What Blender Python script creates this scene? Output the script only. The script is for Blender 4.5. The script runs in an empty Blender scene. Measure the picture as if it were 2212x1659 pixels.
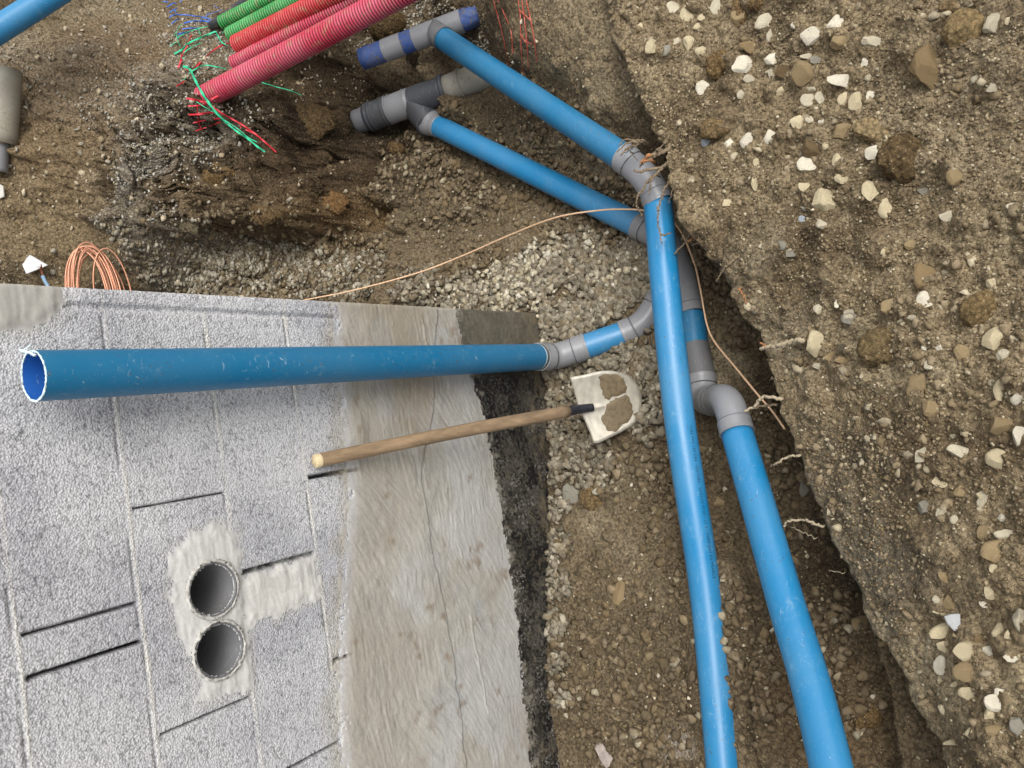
import bpy, bmesh, math, random
import numpy as np
from mathutils import Vector, Matrix
random.seed(7); rng = np.random.default_rng(7)
sc = bpy.context.scene
COL = sc.collection

# ------------------------------------------------------------------ camera
CR = np.array([[-0.148432, 0.987453, -0.053895], [-0.798862, -0.15185, -0.582032], [-0.582913, -0.043338, 0.811378]])
CC = np.array([-0.4449, -1.7363, 0.6539])
FL = 1690.0
cd = bpy.data.cameras.new("camera"); cam = bpy.data.objects.new("camera", cd); COL.objects.link(cam)
U_, _, V_ = np.linalg.svd(CR); CR = U_ @ V_
M4 = Matrix([[*CR[0], CC[0]], [*CR[1], CC[1]], [*CR[2], CC[2]], [0, 0, 0, 1]])
cam.matrix_world = M4
cd.sensor_width = 36; cd.sensor_fit = 'HORIZONTAL'; cd.lens = 36 * FL / 2212; cd.clip_start = 0.02; cd.clip_end = 500
sc.camera = cam

# ------------------------------------------------------------------ light
SUN_EL, SUN_AZ = 54, 148          # overcast: broad soft sun, from behind the viewer's right
w = bpy.data.worlds.new("World"); sc.world = w; w.use_nodes = True
nt = w.node_tree; bgn = nt.nodes['Background']
sky = nt.nodes.new('ShaderNodeTexSky'); sky.sky_type = 'NISHITA'; sky.sun_disc = False
sky.sun_elevation = math.radians(SUN_EL); sky.sun_rotation = math.radians(SUN_AZ)
sky.dust_density = 4; sky.air_density = 1
hs = nt.nodes.new('ShaderNodeHueSaturation'); hs.inputs['Saturation'].default_value = 0.2
nt.links.new(sky.outputs[0], hs.inputs['Color']); nt.links.new(hs.outputs[0], bgn.inputs[0])
bgn.inputs[1].default_value = 0.15
sl = bpy.data.lights.new("sun", 'SUN'); sl.energy = 1.15; sl.angle = math.radians(32); sl.color = (1, .97, .92)
so = bpy.data.objects.new("sun", sl); COL.objects.link(so)
sd = Vector((math.sin(math.radians(SUN_AZ)) * math.cos(math.radians(SUN_EL)), math.cos(math.radians(SUN_AZ)) * math.cos(math.radians(SUN_EL)), math.sin(math.radians(SUN_EL))))
so.rotation_euler = sd.to_track_quat('Z', 'Y').to_euler(); so.location = (0, -3, 6)
sc.view_settings.view_transform = 'Standard'; sc.view_settings.look = 'None'
sc.view_settings.exposure = 0.58; sc.view_settings.gamma = 1
try: sc.cycles.max_bounces = 6; sc.cycles.diffuse_bounces = 3; sc.cycles.glossy_bounces = 2
except Exception: pass

# ------------------------------------------------------------------ helpers
def P(x, y, d):
    """world point from a reading of the photograph (2212 px wide) and its distance d along the view axis, in metres"""
    return CC + d * (CR @ np.array([(x - 1106) / FL, (829.5 - y) / FL, -1.]))
def PZ(x, y, z):
    D = CR @ np.array([(x - 1106) / FL, (829.5 - y) / FL, -1.]); return CC + (z - CC[2]) / D[2] * D
def PY(x, y, Y=0.):
    D = CR @ np.array([(x - 1106) / FL, (829.5 - y) / FL, -1.]); return CC + (Y - CC[1]) / D[1] * D
def lin(r, g, b):
    f = lambda c: (c / 255 / 12.92) if c / 255 <= .04045 else ((c / 255 + .055) / 1.055) ** 2.4
    return np.array([f(r), f(g), f(b)])
def sstep(t): t = np.clip(t, 0, 1); return t * t * (3 - 2 * t)

def vnoise(x, y, seed=0):
    xi = np.floor(x).astype(np.int64); yi = np.floor(y).astype(np.int64); fx = x - xi; fy = y - yi
    def h(a, b):
        n = (a * 374761393 + b * 668265263 + seed * 144665) & 0xffffffff
        n = ((n ^ (n >> 13)) * 1274126177) & 0xffffffff
        n = (n ^ (n >> 16)) & 0xffffffff
        return n / 4294967295.
    fx = fx * fx * (3 - 2 * fx); fy = fy * fy * (3 - 2 * fy)
    return (h(xi, yi) * (1 - fx) + h(xi + 1, yi) * fx) * (1 - fy) + (h(xi, yi + 1) * (1 - fx) + h(xi + 1, yi + 1) * fx) * fy
def fbm(x, y, sc_, octs=4, seed=0, gain=.5):
    a = 1.; s = 0.; t = 0.
    for o in range(octs):
        s = s + a * (vnoise(x / sc_, y / sc_, seed + o * 17) - .5); t += a; a *= gain; sc_ = sc_ / 2.03
    return s / t * 2      # about -1..1

def tag(o, label=None, cat=None, group=None, kind=None):
    for k, v in (('label', label), ('category', cat), ('group', group), ('kind', kind)):
        if v: o[k] = v
    return o
def link(name, me, mat=None, parent=None, smooth=False):
    o = bpy.data.objects.new(name, me); COL.objects.link(o)
    if mat: me.materials.append(mat)
    if smooth: me.polygons.foreach_set('use_smooth', np.ones(len(me.polygons), bool))
    if parent:
        o.parent = parent
        o.location = -Vector(parent.location)
    return o
def empty(name, loc):
    o = bpy.data.objects.new(name, None); COL.objects.link(o); o.location = Vector([float(c) for c in loc]); o.empty_display_size = .05
    return o
def mesh_np(name, V, F, cols=None, mats=None):
    """V (n,3), F (m,k) equal-sized faces, cols (n,3) per vertex"""
    me = bpy.data.meshes.new(name); V = np.asarray(V, np.float32); F = np.asarray(F, np.int32)
    k = F.shape[1]; me.vertices.add(len(V)); me.vertices.foreach_set('co', V.ravel())
    me.loops.add(F.size); me.loops.foreach_set('vertex_index', F.ravel())
    me.polygons.add(len(F)); me.polygons.foreach_set('loop_start', np.arange(0, F.size, k, dtype=np.int32))
    me.polygons.foreach_set('loop_total', np.full(len(F), k, np.int32))
    if cols is not None:
        a = me.color_attributes.new('col', 'FLOAT_COLOR', 'POINT')
        c4 = np.ones((len(V), 4), np.float32); c4[:, :3] = cols; a.data.foreach_set('color', c4.ravel())
    me.update(calc_edges=True); me.validate()
    return me
def mesh_py(name, V, F):
    me = bpy.data.meshes.new(name); me.from_pydata([tuple(map(float, v)) for v in V], [], F); me.update(); return me

def catmull(pts, n=8):
    p = np.array(pts, float); q = np.vstack([2 * p[0] - p[1], p, 2 * p[-1] - p[-2]]); out = []
    for i in range(1, len(q) - 2):
        for t in np.linspace(0, 1, n, endpoint=False):
            a, b, c, d = q[i - 1:i + 3]
            out.append(.5 * ((2 * b) + (-a + c) * t + (2 * a - 5 * b + 4 * c - d) * t * t + (-a + 3 * b - 3 * c + d) * t ** 3))
    out.append(p[-1]); return np.array(out)
def frames(path):
    T = np.gradient(path, axis=0); T /= np.linalg.norm(T, axis=1)[:, None] + 1e-12
    n = np.cross(T[0], [0.31, .2, 1]); n /= np.linalg.norm(n); N = [n]
    for t in T[1:]:
        n = n - t * np.dot(n, t); n /= np.linalg.norm(n) + 1e-12; N.append(n)
    N = np.array(N); return T, N, np.cross(T, N)
def sweep(path, rad, seg=40, caps=(False, False), jit=0):
    """swept round tube with a radius per path point"""
    path = np.array(path, float); rad = np.broadcast_to(rad, (len(path),))
    T, N, B = frames(path); a = np.linspace(0, 2 * np.pi, seg, endpoint=False)
    V = path[:, None] + rad[:, None, None] * (np.cos(a)[None, :, None] * N[:, None] + np.sin(a)[None, :, None] * B[:, None])
    if jit: V = V + rng.normal(0, jit, V.shape)
    V = V.reshape(-1, 3); F = []
    for i in range(len(path) - 1):
        for j in range(seg):
            F.append((i * seg + j, i * seg + (j + 1) % seg, (i + 1) * seg + (j + 1) % seg, (i + 1) * seg + j))
    V = V.tolist()
    if caps[0]: F.append(tuple(range(seg))[::-1])
    if caps[1]: F.append(tuple((len(path) - 1) * seg + j for j in range(seg)))
    return V, F
def sweep_obj(name, path, rad, mat, parent=None, seg=40, caps=(False, False), smooth=True, jit=0):
    V, F = sweep(path, rad, seg, caps, jit); return link(name, mesh_py(name, V, F), mat, parent, smooth)
def join(parts):
    V = []; F = []
    for v, f in parts:
        o = len(V); V += list(v); F += [tuple(i + o for i in q) for q in f]
    return V, F

# ------------------------------------------------------------------ materials
def mat(name, rough=.6, base=(.5, .5, .5), metallic=0, spec=None):
    m = bpy.data.materials.new(name); m.use_nodes = True; n = m.node_tree; b = n.nodes['Principled BSDF']
    b.inputs['Roughness'].default_value = rough; b.inputs['Base Color'].default_value = (*base, 1); b.inputs['Metallic'].default_value = metallic
    if spec is not None: b.inputs['Specular IOR Level'].default_value = spec
    return m, n, b
def N(n, t, **kw):
    x = n.nodes.new(t)
    for k, v in kw.items():
        if k in x.inputs: x.inputs[k].default_value = v
        else: setattr(x, k, v)
    return x
def ramp(n, src, a, b, ca=(0, 0, 0, 1), cb=(1, 1, 1, 1)):
    r = n.nodes.new('ShaderNodeValToRGB'); r.color_ramp.elements[0].position = a; r.color_ramp.elements[1].position = b
    r.color_ramp.elements[0].color = ca; r.color_ramp.elements[1].color = cb; n.links.new(src, r.inputs[0]); return r
def noise(n, scale, detail=4, rough=.55, coord='Object', stretch=None, dist=0):
    tc = n.nodes.new('ShaderNodeTexCoord'); src = tc.outputs[coord]
    if stretch:
        mp = n.nodes.new('ShaderNodeMapping'); mp.inputs['Scale'].default_value = stretch; n.links.new(src, mp.inputs[0]); src = mp.outputs[0]
    t = n.nodes.new('ShaderNodeTexNoise'); t.inputs['Scale'].default_value = scale; t.inputs['Detail'].default_value = detail
    t.inputs['Roughness'].default_value = rough; t.inputs['Distortion'].default_value = dist
    n.links.new(src, t.inputs['Vector']); return t
def mix(n, fac, a, b, mode='MIX'):
    m = n.nodes.new('ShaderNodeMix'); m.data_type = 'RGBA'; m.blend_type = mode
    for s, i in ((fac, 0), (a, 6), (b, 7)):
        if hasattr(s, 'links') or isinstance(s, bpy.types.NodeSocket): n.links.new(s, m.inputs[i])
        elif i == 0: m.inputs[0].default_value = s
        else: m.inputs[i].default_value = (*s[:3], 1)
    return m.outputs[2]
def bump(n, b, src, strength=.5, dist=.002, prev=None):
    u = n.nodes.new('ShaderNodeBump'); u.inputs['Strength'].default_value = strength; u.inputs['Distance'].default_value = dist
    n.links.new(src, u.inputs['Height'])
    if prev: n.links.new(prev, u.inputs['Normal'])
    n.links.new(u.outputs[0], b.inputs['Normal']); return u.outputs[0]
def attr(n, name='col'):
    a = n.nodes.new('ShaderNodeAttribute'); a.attribute_name = name; return a.outputs['Color']

# soil: colour attribute x fine grain
def soil_mat(name, c=1.0):
    m, n, b = mat(name, .93, spec=.2)
    g = noise(n, 420, 3, .7); r = ramp(n, g.outputs[0], .3, .72, (.4, .4, .4, 1), (1.75, 1.7, 1.6, 1))
    g2 = noise(n, 60, 5, .65); r2 = ramp(n, g2.outputs[0], .3, .7, (.7, .7, .7, 1), (1.28, 1.28, 1.28, 1))
    x = mix(n, 1., attr(n), r.outputs[0], 'MULTIPLY'); x = mix(n, 1., x, r2.outputs[0], 'MULTIPLY')
    # scattered pale grains
    v = N(n, 'ShaderNodeTexVoronoi'); v.inputs['Scale'].default_value = 170; tc = n.nodes.new('ShaderNodeTexCoord'); n.links.new(tc.outputs['Object'], v.inputs['Vector'])
    gt = ramp(n, v.outputs['Color'], .74, .80); dd = ramp(n, v.outputs['Distance'], .22, .34, (1, 1, 1, 1), (0, 0, 0, 1))
    f = mix(n, 1., gt.outputs[0], dd.outputs[0], 'MULTIPLY')
    x = mix(n, f, x, lin(172, 158, 128))
    v3 = N(n, 'ShaderNodeTexVoronoi'); v3.inputs['Scale'].default_value = 90; n.links.new(tc.outputs['Object'], v3.inputs['Vector']); r3 = ramp(n, v3.outputs['Distance'], .35, .8, (1.12, 1.12, 1.12, 1), (.55, .55, .55, 1)); x = mix(n, 1., x, r3.outputs[0], 'MULTIPLY')
    n.links.new(x, b.inputs['Base Color']); iv = N(n, 'ShaderNodeMath', operation='SUBTRACT'); iv.inputs[0].default_value = 1; n.links.new(v3.outputs['Distance'], iv.inputs[1])
    p = bump(n, b, g2.outputs[0], 1., .016); p = bump(n, b, iv.outputs[0], .8, .006, p); p = bump(n, b, g.outputs[0], .9, .003, p); return m
M_SOIL = soil_mat('soil')
def stone_mat(name):
    m, n, b = mat(name, .85, spec=.25)
    g = noise(n, 90, 5, .7); r = ramp(n, g.outputs[0], .32, .68, (.68, .65, .6, 1), (1.18, 1.17, 1.14, 1))
    s = noise(n, 22, 4, .6); rs = ramp(n, s.outputs[0], .50, .60)
    x = mix(n, 1., attr(n), r.outputs[0], 'MULTIPLY')
    mm = N(n, 'ShaderNodeMath', operation='MULTIPLY'); n.links.new(rs.outputs[0], mm.inputs[0]); mm.inputs[1].default_value = .5
    x = mix(n, mm.outputs[0], x, lin(116, 99, 72)); n.links.new(x, b.inputs['Base Color'])
    g3 = noise(n, 350, 3, .7)
    p = bump(n, b, g.outputs[0], .6, .006); bump(n, b, g3.outputs[0], .5, .0015, p); return m
M_STONE = stone_mat('stone')
def pvc(name, c, rough=.32, dust=.35, dustc=(150, 165, 165), thr=.56):
    m, n, b = mat(name, rough, c)
    a = noise(n, 9, 6, .7); ra = ramp(n, a.outputs[0], thr, thr + .16)
    s = noise(n, 55, 6, .75, dist=.6); rs = ramp(n, s.outputs[0], .50, .66)
    f = mix(n, 1., ra.outputs[0], rs.outputs[0], 'MULTIPLY')
    bg = noise(n, 4, 3, .5); rb = ramp(n, bg.outputs[0], .3, .75, (.0, .0, .0, 1), (.4, .4, .4, 1))
    f2 = mix(n, 1., f, rb.outputs[0], 'ADD')
    mm = N(n, 'ShaderNodeMath', operation='MULTIPLY'); n.links.new(f2, mm.inputs[0]); mm.inputs[1].default_value = dust
    x = mix(n, mm.outputs[0], tuple(c), lin(*dustc))
    # brown mud specks
    v = noise(n, 130, 2, .5); rv = ramp(n, v.outputs[0], .69, .72); v2 = noise(n, 5, 2, .5); rv2 = ramp(n, v2.outputs[0], .46, .56)
    fs = mix(n, 1., rv.outputs[0], rv2.outputs[0], 'MULTIPLY'); x = mix(n, fs, x, lin(90, 74, 52))
    # fine scratches
    sc1 = noise(n, 14, 4, .8, stretch=(1, 14, 5), dist=1.2); r1 = ramp(n, sc1.outputs[0], .62, .68, (0, 0, 0, 1), (.5, .5, .5, 1))
    x = mix(n, r1.outputs[0], x, lin(165, 190, 205)); n.links.new(x, b.inputs['Base Color'])
    rr = N(n, 'ShaderNodeMath', operation='MULTIPLY_ADD'); n.links.new(f2, rr.inputs[0]); rr.inputs[1].default_value = .4; rr.inputs[2].default_value = rough
    n.links.new(rr.outputs[0], b.inputs['Roughness'])
    bump(n, b, s.outputs[0], .05, .001); return m
M_BLUE = pvc('blue_pvc', lin(14, 116, 166), .27, .5, (140, 170, 185), .52)
M_BLUE_D = pvc('blue_pvc_dusty', lin(5, 103, 146), .36, .32, (130, 150, 150), .5)
M_BLUE_IN = pvc('blue_pvc_inside', lin(18, 88, 170), .5, .1)
M_TAPE = pvc('deep_blue_pvc', lin(26, 72, 142), .5, 1.0, (98, 92, 80), .36)
M_GREY = pvc('grey_pvc', lin(126, 127, 130), .27, .3, (165, 160, 150))
M_GREY_D = pvc('dusty_grey_pvc', lin(96, 97, 100), .5, .4, (120, 110, 92), .48)
M_GREY_P = pvc('pale_muddy_pvc', lin(146, 142, 130), .6, .9, (118, 106, 84), .46)
M_DARK = pvc('dark_rubber_fitting', lin(58, 61, 67), .5, .5, (92, 84, 70), .48)
M_EDGE, _, _ = mat('pvc_cut_edge', .6, tuple(lin(205, 225, 228)))
M_LINE, _, _ = mat('pvc_seam', .5, tuple(lin(70, 72, 76)))
M_INK, _, _ = mat('black_ink', .5, tuple(lin(18, 22, 40)))
def simple(name, c, rough=.6, metallic=0, amp=.25, scale=60, b_=.3, bd=.001, stretch=None):
    m, n, b = mat(name, rough, tuple(c), metallic); g = noise(n, scale, 5, .65, stretch=stretch)
    r = ramp(n, g.outputs[0], .3, .7, (1 - amp,) * 3 + (1,), (1 + amp,) * 3 + (1,)); x = mix(n, 1., tuple(c), r.outputs[0], 'MULTIPLY')
    n.links.new(x, b.inputs['Base Color']); bump(n, b, g.outputs[0], b_, bd); return m
M_COPPER = simple('copper', lin(198, 144, 116), .42, .55, .25, 200)
M_COPPER_D = simple('dull_copper', lin(120, 72, 48), .55, .5, .3, 200)
M_ROPE = simple('pale_copper', lin(222, 186, 150), .5, .3, .2, 200)
M_WOOD = simple('ash_wood', lin(148, 118, 84), .7, 0, .35, 30, .5, .001, (3, 3, .35))
M_WOODEND = simple('wood_end', lin(196, 178, 142), .8, 0, .25, 120)
M_STEEL = simple('worn_steel', lin(164, 158, 144), .45, .3, .22, 26, .3, .0008, (1, 1, 2.5))
M_SOCK = simple('black_steel', lin(44, 46, 52), .45, .3, .5, 60)
M_MUD = simple('wet_mud', lin(100, 86, 62), .7, 0, .35, 60, .5, .002)
M_ROOT = simple('root_bark', lin(122, 106, 84), .85, 0, .4, 150, .6, .001)
M_ROOTP = simple('pale_root', lin(164, 150, 124), .85, 0, .3, 200, .8, .002)
M_ROOTC = simple('broken_root_wood', lin(152, 106, 68), .8, 0, .35, 150, .6, .001)
def ribbon_mat(name, c):
    m = simple(name, c, .45, 0, .18, 90, .1, .0005); return m
M_RG = ribbon_mat('green_plastic', lin(52, 190, 142)); M_RR = ribbon_mat('red_plastic', lin(205, 48, 62)); M_RB = ribbon_mat('blue_plastic', lin(48, 100, 190))
M_RR2 = ribbon_mat('dusty_red_plastic', lin(178, 82, 66))
def cond_mat(name, c, c2):
    m, n, b = mat(name, .45, tuple(c)); g = noise(n, 35, 5, .7); r = ramp(n, g.outputs[0], .52, .64)
    l = noise(n, 5, 3, .6); rl = ramp(n, l.outputs[0], .35, .65); x = mix(n, rl.outputs[0], tuple(c), tuple(c2))
    mm = N(n, 'ShaderNodeMath', operation='MULTIPLY'); n.links.new(r.outputs[0], mm.inputs[0]); mm.inputs[1].default_value = .55
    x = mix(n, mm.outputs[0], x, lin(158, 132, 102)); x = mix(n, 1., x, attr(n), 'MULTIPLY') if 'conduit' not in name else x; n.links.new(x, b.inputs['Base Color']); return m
M_CR = cond_mat('red_corrugated', lin(186, 48, 72), lin(200, 92, 112)); M_CR2 = cond_mat('orange_red_corrugated', lin(186, 44, 50), lin(196, 70, 72))
M_CG = cond_mat('green_corrugated', lin(44, 136, 66), lin(84, 166, 96)); M_CK = cond_mat('black_conduit', lin(44, 46, 50), lin(70, 72, 76))

# ------------------------------------------------------------------ terrain height
def pts(lst):
    out = []
    for x, y, k, v in lst: out.append(P(x, y, v) if k == 'd' else PZ(x, y, v))
    return np.array(out)
FL_C = [(1165,690,'z',-2.03),(1150,640,'z',-2.07),(1000,640,'z',-2.08),(850,610,'d',3.66),(650,600,'d',3.70),(500,580,'d',3.72),(380,565,'d',3.72),
 (560,530,'d',3.84),(450,545,'d',3.82),(650,500,'d',3.90),(800,450,'z',-2.27),(790,330,'z',-2.29),(740,550,'d',3.80),(900,400,'z',-2.28),(1000,500,'z',-2.24),(1100,560,'z',-2.15),(1150,430,'z',-2.30),
 (1250,480,'z',-2.27),(1350,540,'z',-2.24),(1250,600,'z',-2.13),(1380,600,'z',-2.17),(1300,680,'z',-2.09),(1400,650,'z',-2.14),(1050,290,'z',-2.29),
 (1250,360,'z',-2.28),(1350,440,'z',-2.24),(1350,770,'z',-2.04),(1480,480,'z',-2.2),(1550,620,'z',-2.18),(1580,740,'z',-2.16),(1620,830,'z',-2.13),
 (1650,950,'z',-2.04),(1700,1050,'z',-1.95),(1540,1100,'z',-1.94),(1540,960,'z',-2.0),(1590,1250,'z',-1.76),(1640,1450,'z',-1.62),(1700,1640,'z',-1.54),
 (1740,1200,'z',-1.85),(1800,1450,'z',-1.66),(1830,1620,'z',-1.56),(1400,900,'z',-2.0),(1300,850,'z',-2.02),(1250,1000,'z',-1.96),(1200,900,'z',-1.98),
 (1190,1100,'z',-1.89),(1400,1100,'z',-1.93),(1450,1250,'z',-1.76),(1350,1300,'z',-1.80),(1190,1300,'z',-1.79),(1490,1450,'z',-1.665),(1190,1500,'z',-1.70),
 (1350,1500,'z',-1.70),(1250,1650,'z',-1.70),(1400,1650,'z',-1.66),(1530,1650,'z',-1.59),
 (700,60,'z',-2.2),(760,60,'z',-2.25),(830,60,'z',-2.22),(880,180,'z',-2.27),(760,270,'z',-2.28),(900,290,'z',-2.3),(880,20,'z',-2.26),(960,10,'z',-2.2),(1010,90,'z',-2.24),(1060,130,'z',-2.27),(1110,80,'d',3.12),
 (1060,30,'d',3.3),(1210,20,'d',2.92),(1200,140,'d',3.04),(1300,230,'d',2.96),(1120,180,'z',-2.2),(1220,200,'z',-2.08),(1380,330,'z',-2.1),(930,150,'z',-2.22)]
BLK_C = [(710,475,'d',3.66),(620,465,'d',3.52),(480,450,'d',3.46),(400,440,'d',3.42),(380,330,'d',3.52),
 (600,350,'d',3.56),(695,300,'d',3.60),(640,230,'d',3.64),(700,215,'d',3.74),(725,400,'d',3.66),(480,330,'d',3.55),(350,480,'d',3.46),(250,350,'d',3.52),(200,480,'d',3.50),(200,200,'d',3.58),(50,350,'d',3.42),(50,570,'d',3.45),
 (200,600,'d',3.56),(50,100,'d',3.42),(200,30,'d',3.7),(380,100,'d',3.76),(430,180,'d',3.72),(500,120,'d',3.85),(600,60,'d',3.95),(380,20,'d',3.95),(500,250,'d',3.66),(430,240,'d',3.62),(785,440,'d',3.76),(755,320,'d',3.74),(745,220,'d',3.78),(735,130,'d',3.84),(330,580,'d',3.60)]
FC = pts(FL_C)
KC = np.vstack([pts(BLK_C), [(.3, 3.5, -1.), (3, 3.5, -1.2), (3, 2, -1.6), (.2, 2.6, -1.05), (1, 2.6, -.95), (5, 5, -1), (-5, 5, -1), (1.5, 3.5, -1.1)]])
FC = np.vstack([FC, [(3, .5, -2.2), (3, 2, -1.9), (3, 3.5, -1.5), (1.5, 3.5, -1.1), (.3, 3.5, -1.), (-1, 3.5, -1), (-1, 1, -1.8), (-3, .5, -1.6), (-3, -.8, -1.55), (-2.2, -.6, -1.58), (-2.2, 0, -1.66), (.2, 2.6, -1.05), (1, 2.6, -.95), (2.4, 0, -2.15), (2.6, -.3, -2.05), (5, 5, -1.), (-5, 5, -1), (-5, 0, -1.5), (5, 0, -1.8)]])
BK_L = [(1290,0,2.78),(1370,180,2.68),(1440,330,2.60),(1472,480,2.55),(1600,640,2.42),(1680,850,2.3),(1740,1000,2.22),(1830,1204,2.06),(1883,1326,1.98),(1972,1467,1.86),(2037,1609,1.76)]
BK_I = [(2212,830,1.66),(2212,0,1.9),(2212,1659,1.5),(1800,0,2.25),(1500,0,2.62),(1800,400,2.22),(1900,800,1.99),(2000,1200,1.8),(2110,1500,1.64),(1750,700,2.24),(2050,400,1.95),(1560,300,2.5),(1640,480,2.38),(2212,400,1.78),(2212,1250,1.58)]
BL = np.array([P(*a) for a in BK_L]); BC = np.vstack([BL, [P(*a) for a in BK_I], [(-3, -2.6, -1.0), (0, -2.8, -1.05), (3, -2.4, -1.2), (-3, -1.7, -1.15), (3, -1.2, -1.6), (-5, -5, -1), (5, -5, -1), (0, -4, -1), (-1.9, -1.5, -1.2)]])
LG = np.array([P(x, y, d) for x, y, d in ((1700,960,2.30),(1746,1080,2.20),(1765,1164,2.15),(1790,1250,2.08),(1812,1340,2.03),(1855,1447,1.97),(1878,1548,1.91),(1884,1657,1.85))])
def rbf(C):
    n = len(C); D = np.linalg.norm(C[:, None, :2] - C[None, :, :2], axis=2)
    A = np.zeros((n + 3, n + 3)); A[:n, :n] = -D - np.eye(n) * .006; A[:n, n] = 1; A[:n, n + 1:] = C[:, :2]; A[n, :n] = 1; A[n + 1:, :n] = C[:, :2].T
    s = np.linalg.solve(A, np.append(C[:, 2], [0, 0, 0]))
    def f(x, y):
        z = s[n] + s[n + 1] * x + s[n + 2] * y
        for i in range(n): z = z - s[i] * np.sqrt((x - C[i, 0]) ** 2 + (y - C[i, 1]) ** 2 + 1e-4)
        return z
    return f
f_floor, f_bank, f_blk = rbf(FC), rbf(BC), rbf(KC)
BP = np.array([P(x, y, d)[:2] for x, y, d in ((700,-40,3.95),(732,60,3.90),(742,130,3.86),(748,220,3.82),(768,320,3.79),(790,400,3.78),(793,462,3.77),(740,488,3.70),(650,490,3.58),(560,494,3.52),(450,500,3.47),(378,520,3.47),(356,560,3.50),(345,625,3.55))] + [(.45, 2.2), (.2, 5), (6, 5), (4, 1.6)])
def lipY(L, x):
    o = np.argsort(L[:, 0]); X, Y = L[o, 0], L[o, 1]
    X = np.concatenate([[X[0] - 3], X, [X[-1] + 2]]); Y = np.concatenate([[Y[0] - .3], Y, [Y[-1] + .25]]); return np.interp(x, X, Y)
GX = np.concatenate([np.linspace(-30, -2.6, 22)[:-1], np.arange(-2.6, -2.0, .03), np.arange(-2.0, 2.1, .0065), np.arange(2.1, 4, .03), np.linspace(4, 30, 20)])
GY = np.concatenate([np.linspace(-30, -2.4, 22)[:-1], np.arange(-2.4, -1.95, .03), np.arange(-1.95, 1.4, .0065), np.arange(1.4, 2.8, .009), np.arange(2.8, 4, .04), np.linspace(4, 30, 20)])
XX, YY = np.meshgrid(GX, GY, indexing='ij')
cx, cy = np.clip(XX, -4.5, 4.5), np.clip(YY, -4.5, 4.5)
wig = fbm(XX, YY, .16, 4, 5) * .05 + fbm(XX, YY, .035, 2, 8) * .012
zf = f_floor(cx, cy); zb = f_bank(cx, cy)
dB = lipY(BL, XX) + .035 + wig - YY; dL = lipY(LG, XX) + wig * .8 - YY
lgm = sstep((XX + .45) / -.25)
tB = sstep(dB / .045 + .15); tL = sstep(dL / .04) * lgm
def polysd(Pl, x, y):
    ins = np.zeros(x.shape, bool); dm = np.full(x.shape, 9.)
    for i in range(len(Pl)):
        (x0, y0), (x1, y1) = Pl[i], Pl[(i + 1) % len(Pl)]; ex, ey = x1 - x0, y1 - y0
        t = np.clip(((x - x0) * ex + (y - y0) * ey) / (ex * ex + ey * ey), 0, 1); dm = np.minimum(dm, np.hypot(x - x0 - t * ex, y - y0 - t * ey))
        ins ^= ((y0 > y) != (y1 > y)) & (x < (x1 - x0) * (y - y0) / (y1 - y0 + 1e-9) + x0)
    return np.where(ins, dm, -dm)
dK = polysd(BP, XX, YY) + fbm(XX, YY, .13, 5, 55, .65) * .06
tK = sstep(dK / .07 + .35); zk = f_blk(cx, cy)
rough_n = fbm(XX, YY, .30, 6, 11, .6)
clay = np.exp(-(((XX - .95) / .42) ** 2 + ((YY - 1.25) / .38) ** 2))        # lumpier clay step
smr = fbm((XX * .85 - YY * .5) * 5, (XX * .5 + YY * .85), .16, 5, 444, .6) * clay
rdg = 1 - np.abs(fbm(XX, YY, .22, 5, 333, .6)) * 3.2
far = tK
zf = zf * (1 - tK) + zk * tK
zz = zf + rough_n * (.022 + .10 * clay + .035 * far) + rdg * .05 * clay + smr * .035
zb2 = zb + fbm(XX, YY, .25, 6, 31, .65) * .042 - .02 * sstep(1 - dB / .06)     # rounded lip
zl = np.maximum(zf, np.minimum(zb - .10, zf + .16)) + rough_n * .025
zz = zz * (1 - tL) + zl * tL
zz = zz * (1 - tB) + zb2 * tB
# fine ruggedness in mesh
zz += fbm(XX, YY, .035, 3, 71, .7) * (.006 + .008 * far * (1 - .4 * clay))
for ax_, ay_, ar_, ah_ in ((470, 120, .15, .07), (440, 205, .07, .05), (520, 70, .10, .05)):
    Dm = P(ax_, ay_, 3.66); zz += ah_ * np.exp(-((XX - Dm[0]) ** 2 + (YY - Dm[1]) ** 2) / ar_ ** 2)
zz -= tK * clay * .11 * sstep((.055 - np.abs(fbm(XX * .8, YY * 1.2, .20, 4, 811, .6))) / .06) * sstep(dK / .05)
# domes: clods and half-buried stones
def domes(n, x0, x1, y0, y1, r0, r1, hk=.6, z=zz, pw=2.5):
    xs = rng.uniform(x0, x1, n); ys = rng.uniform(y0, y1, n); rs = r0 + (r1 - r0) * rng.random(n) ** pw
    for x, y, r in zip(xs, ys, rs):
        e = rng.uniform(.6, 1); th = rng.uniform(0, 3.14); c, s = math.cos(th), math.sin(th)
        i0, i1 = np.searchsorted(GX, [x - r, x + r]); j0, j1 = np.searchsorted(GY, [y - r, y + r])
        if i1 - i0 < 2 or j1 - j0 < 2: continue
        a = XX[i0:i1, j0:j1] - x; b = YY[i0:i1, j0:j1] - y
        u = (a * c + b * s) / r; v = (-a * s + b * c) / (r * e); q = 1 - (u * u + v * v)
        z[i0:i1, j0:j1] += np.where(q > 0, np.sqrt(np.maximum(q, 0)), 0) * r * hk * rng.uniform(.5, 1)
domes(7000, -2, 2, -1.9, 1.3, .008, .035); domes(1600, .2, 2, .3, 2.7, .02, .09, .55); domes(160, .55, 1.45, .7, 1.5, .04, .13, .6); domes(900, -1.7, 1.6, -1.9, -.6, .02, .07, .5)
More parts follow.
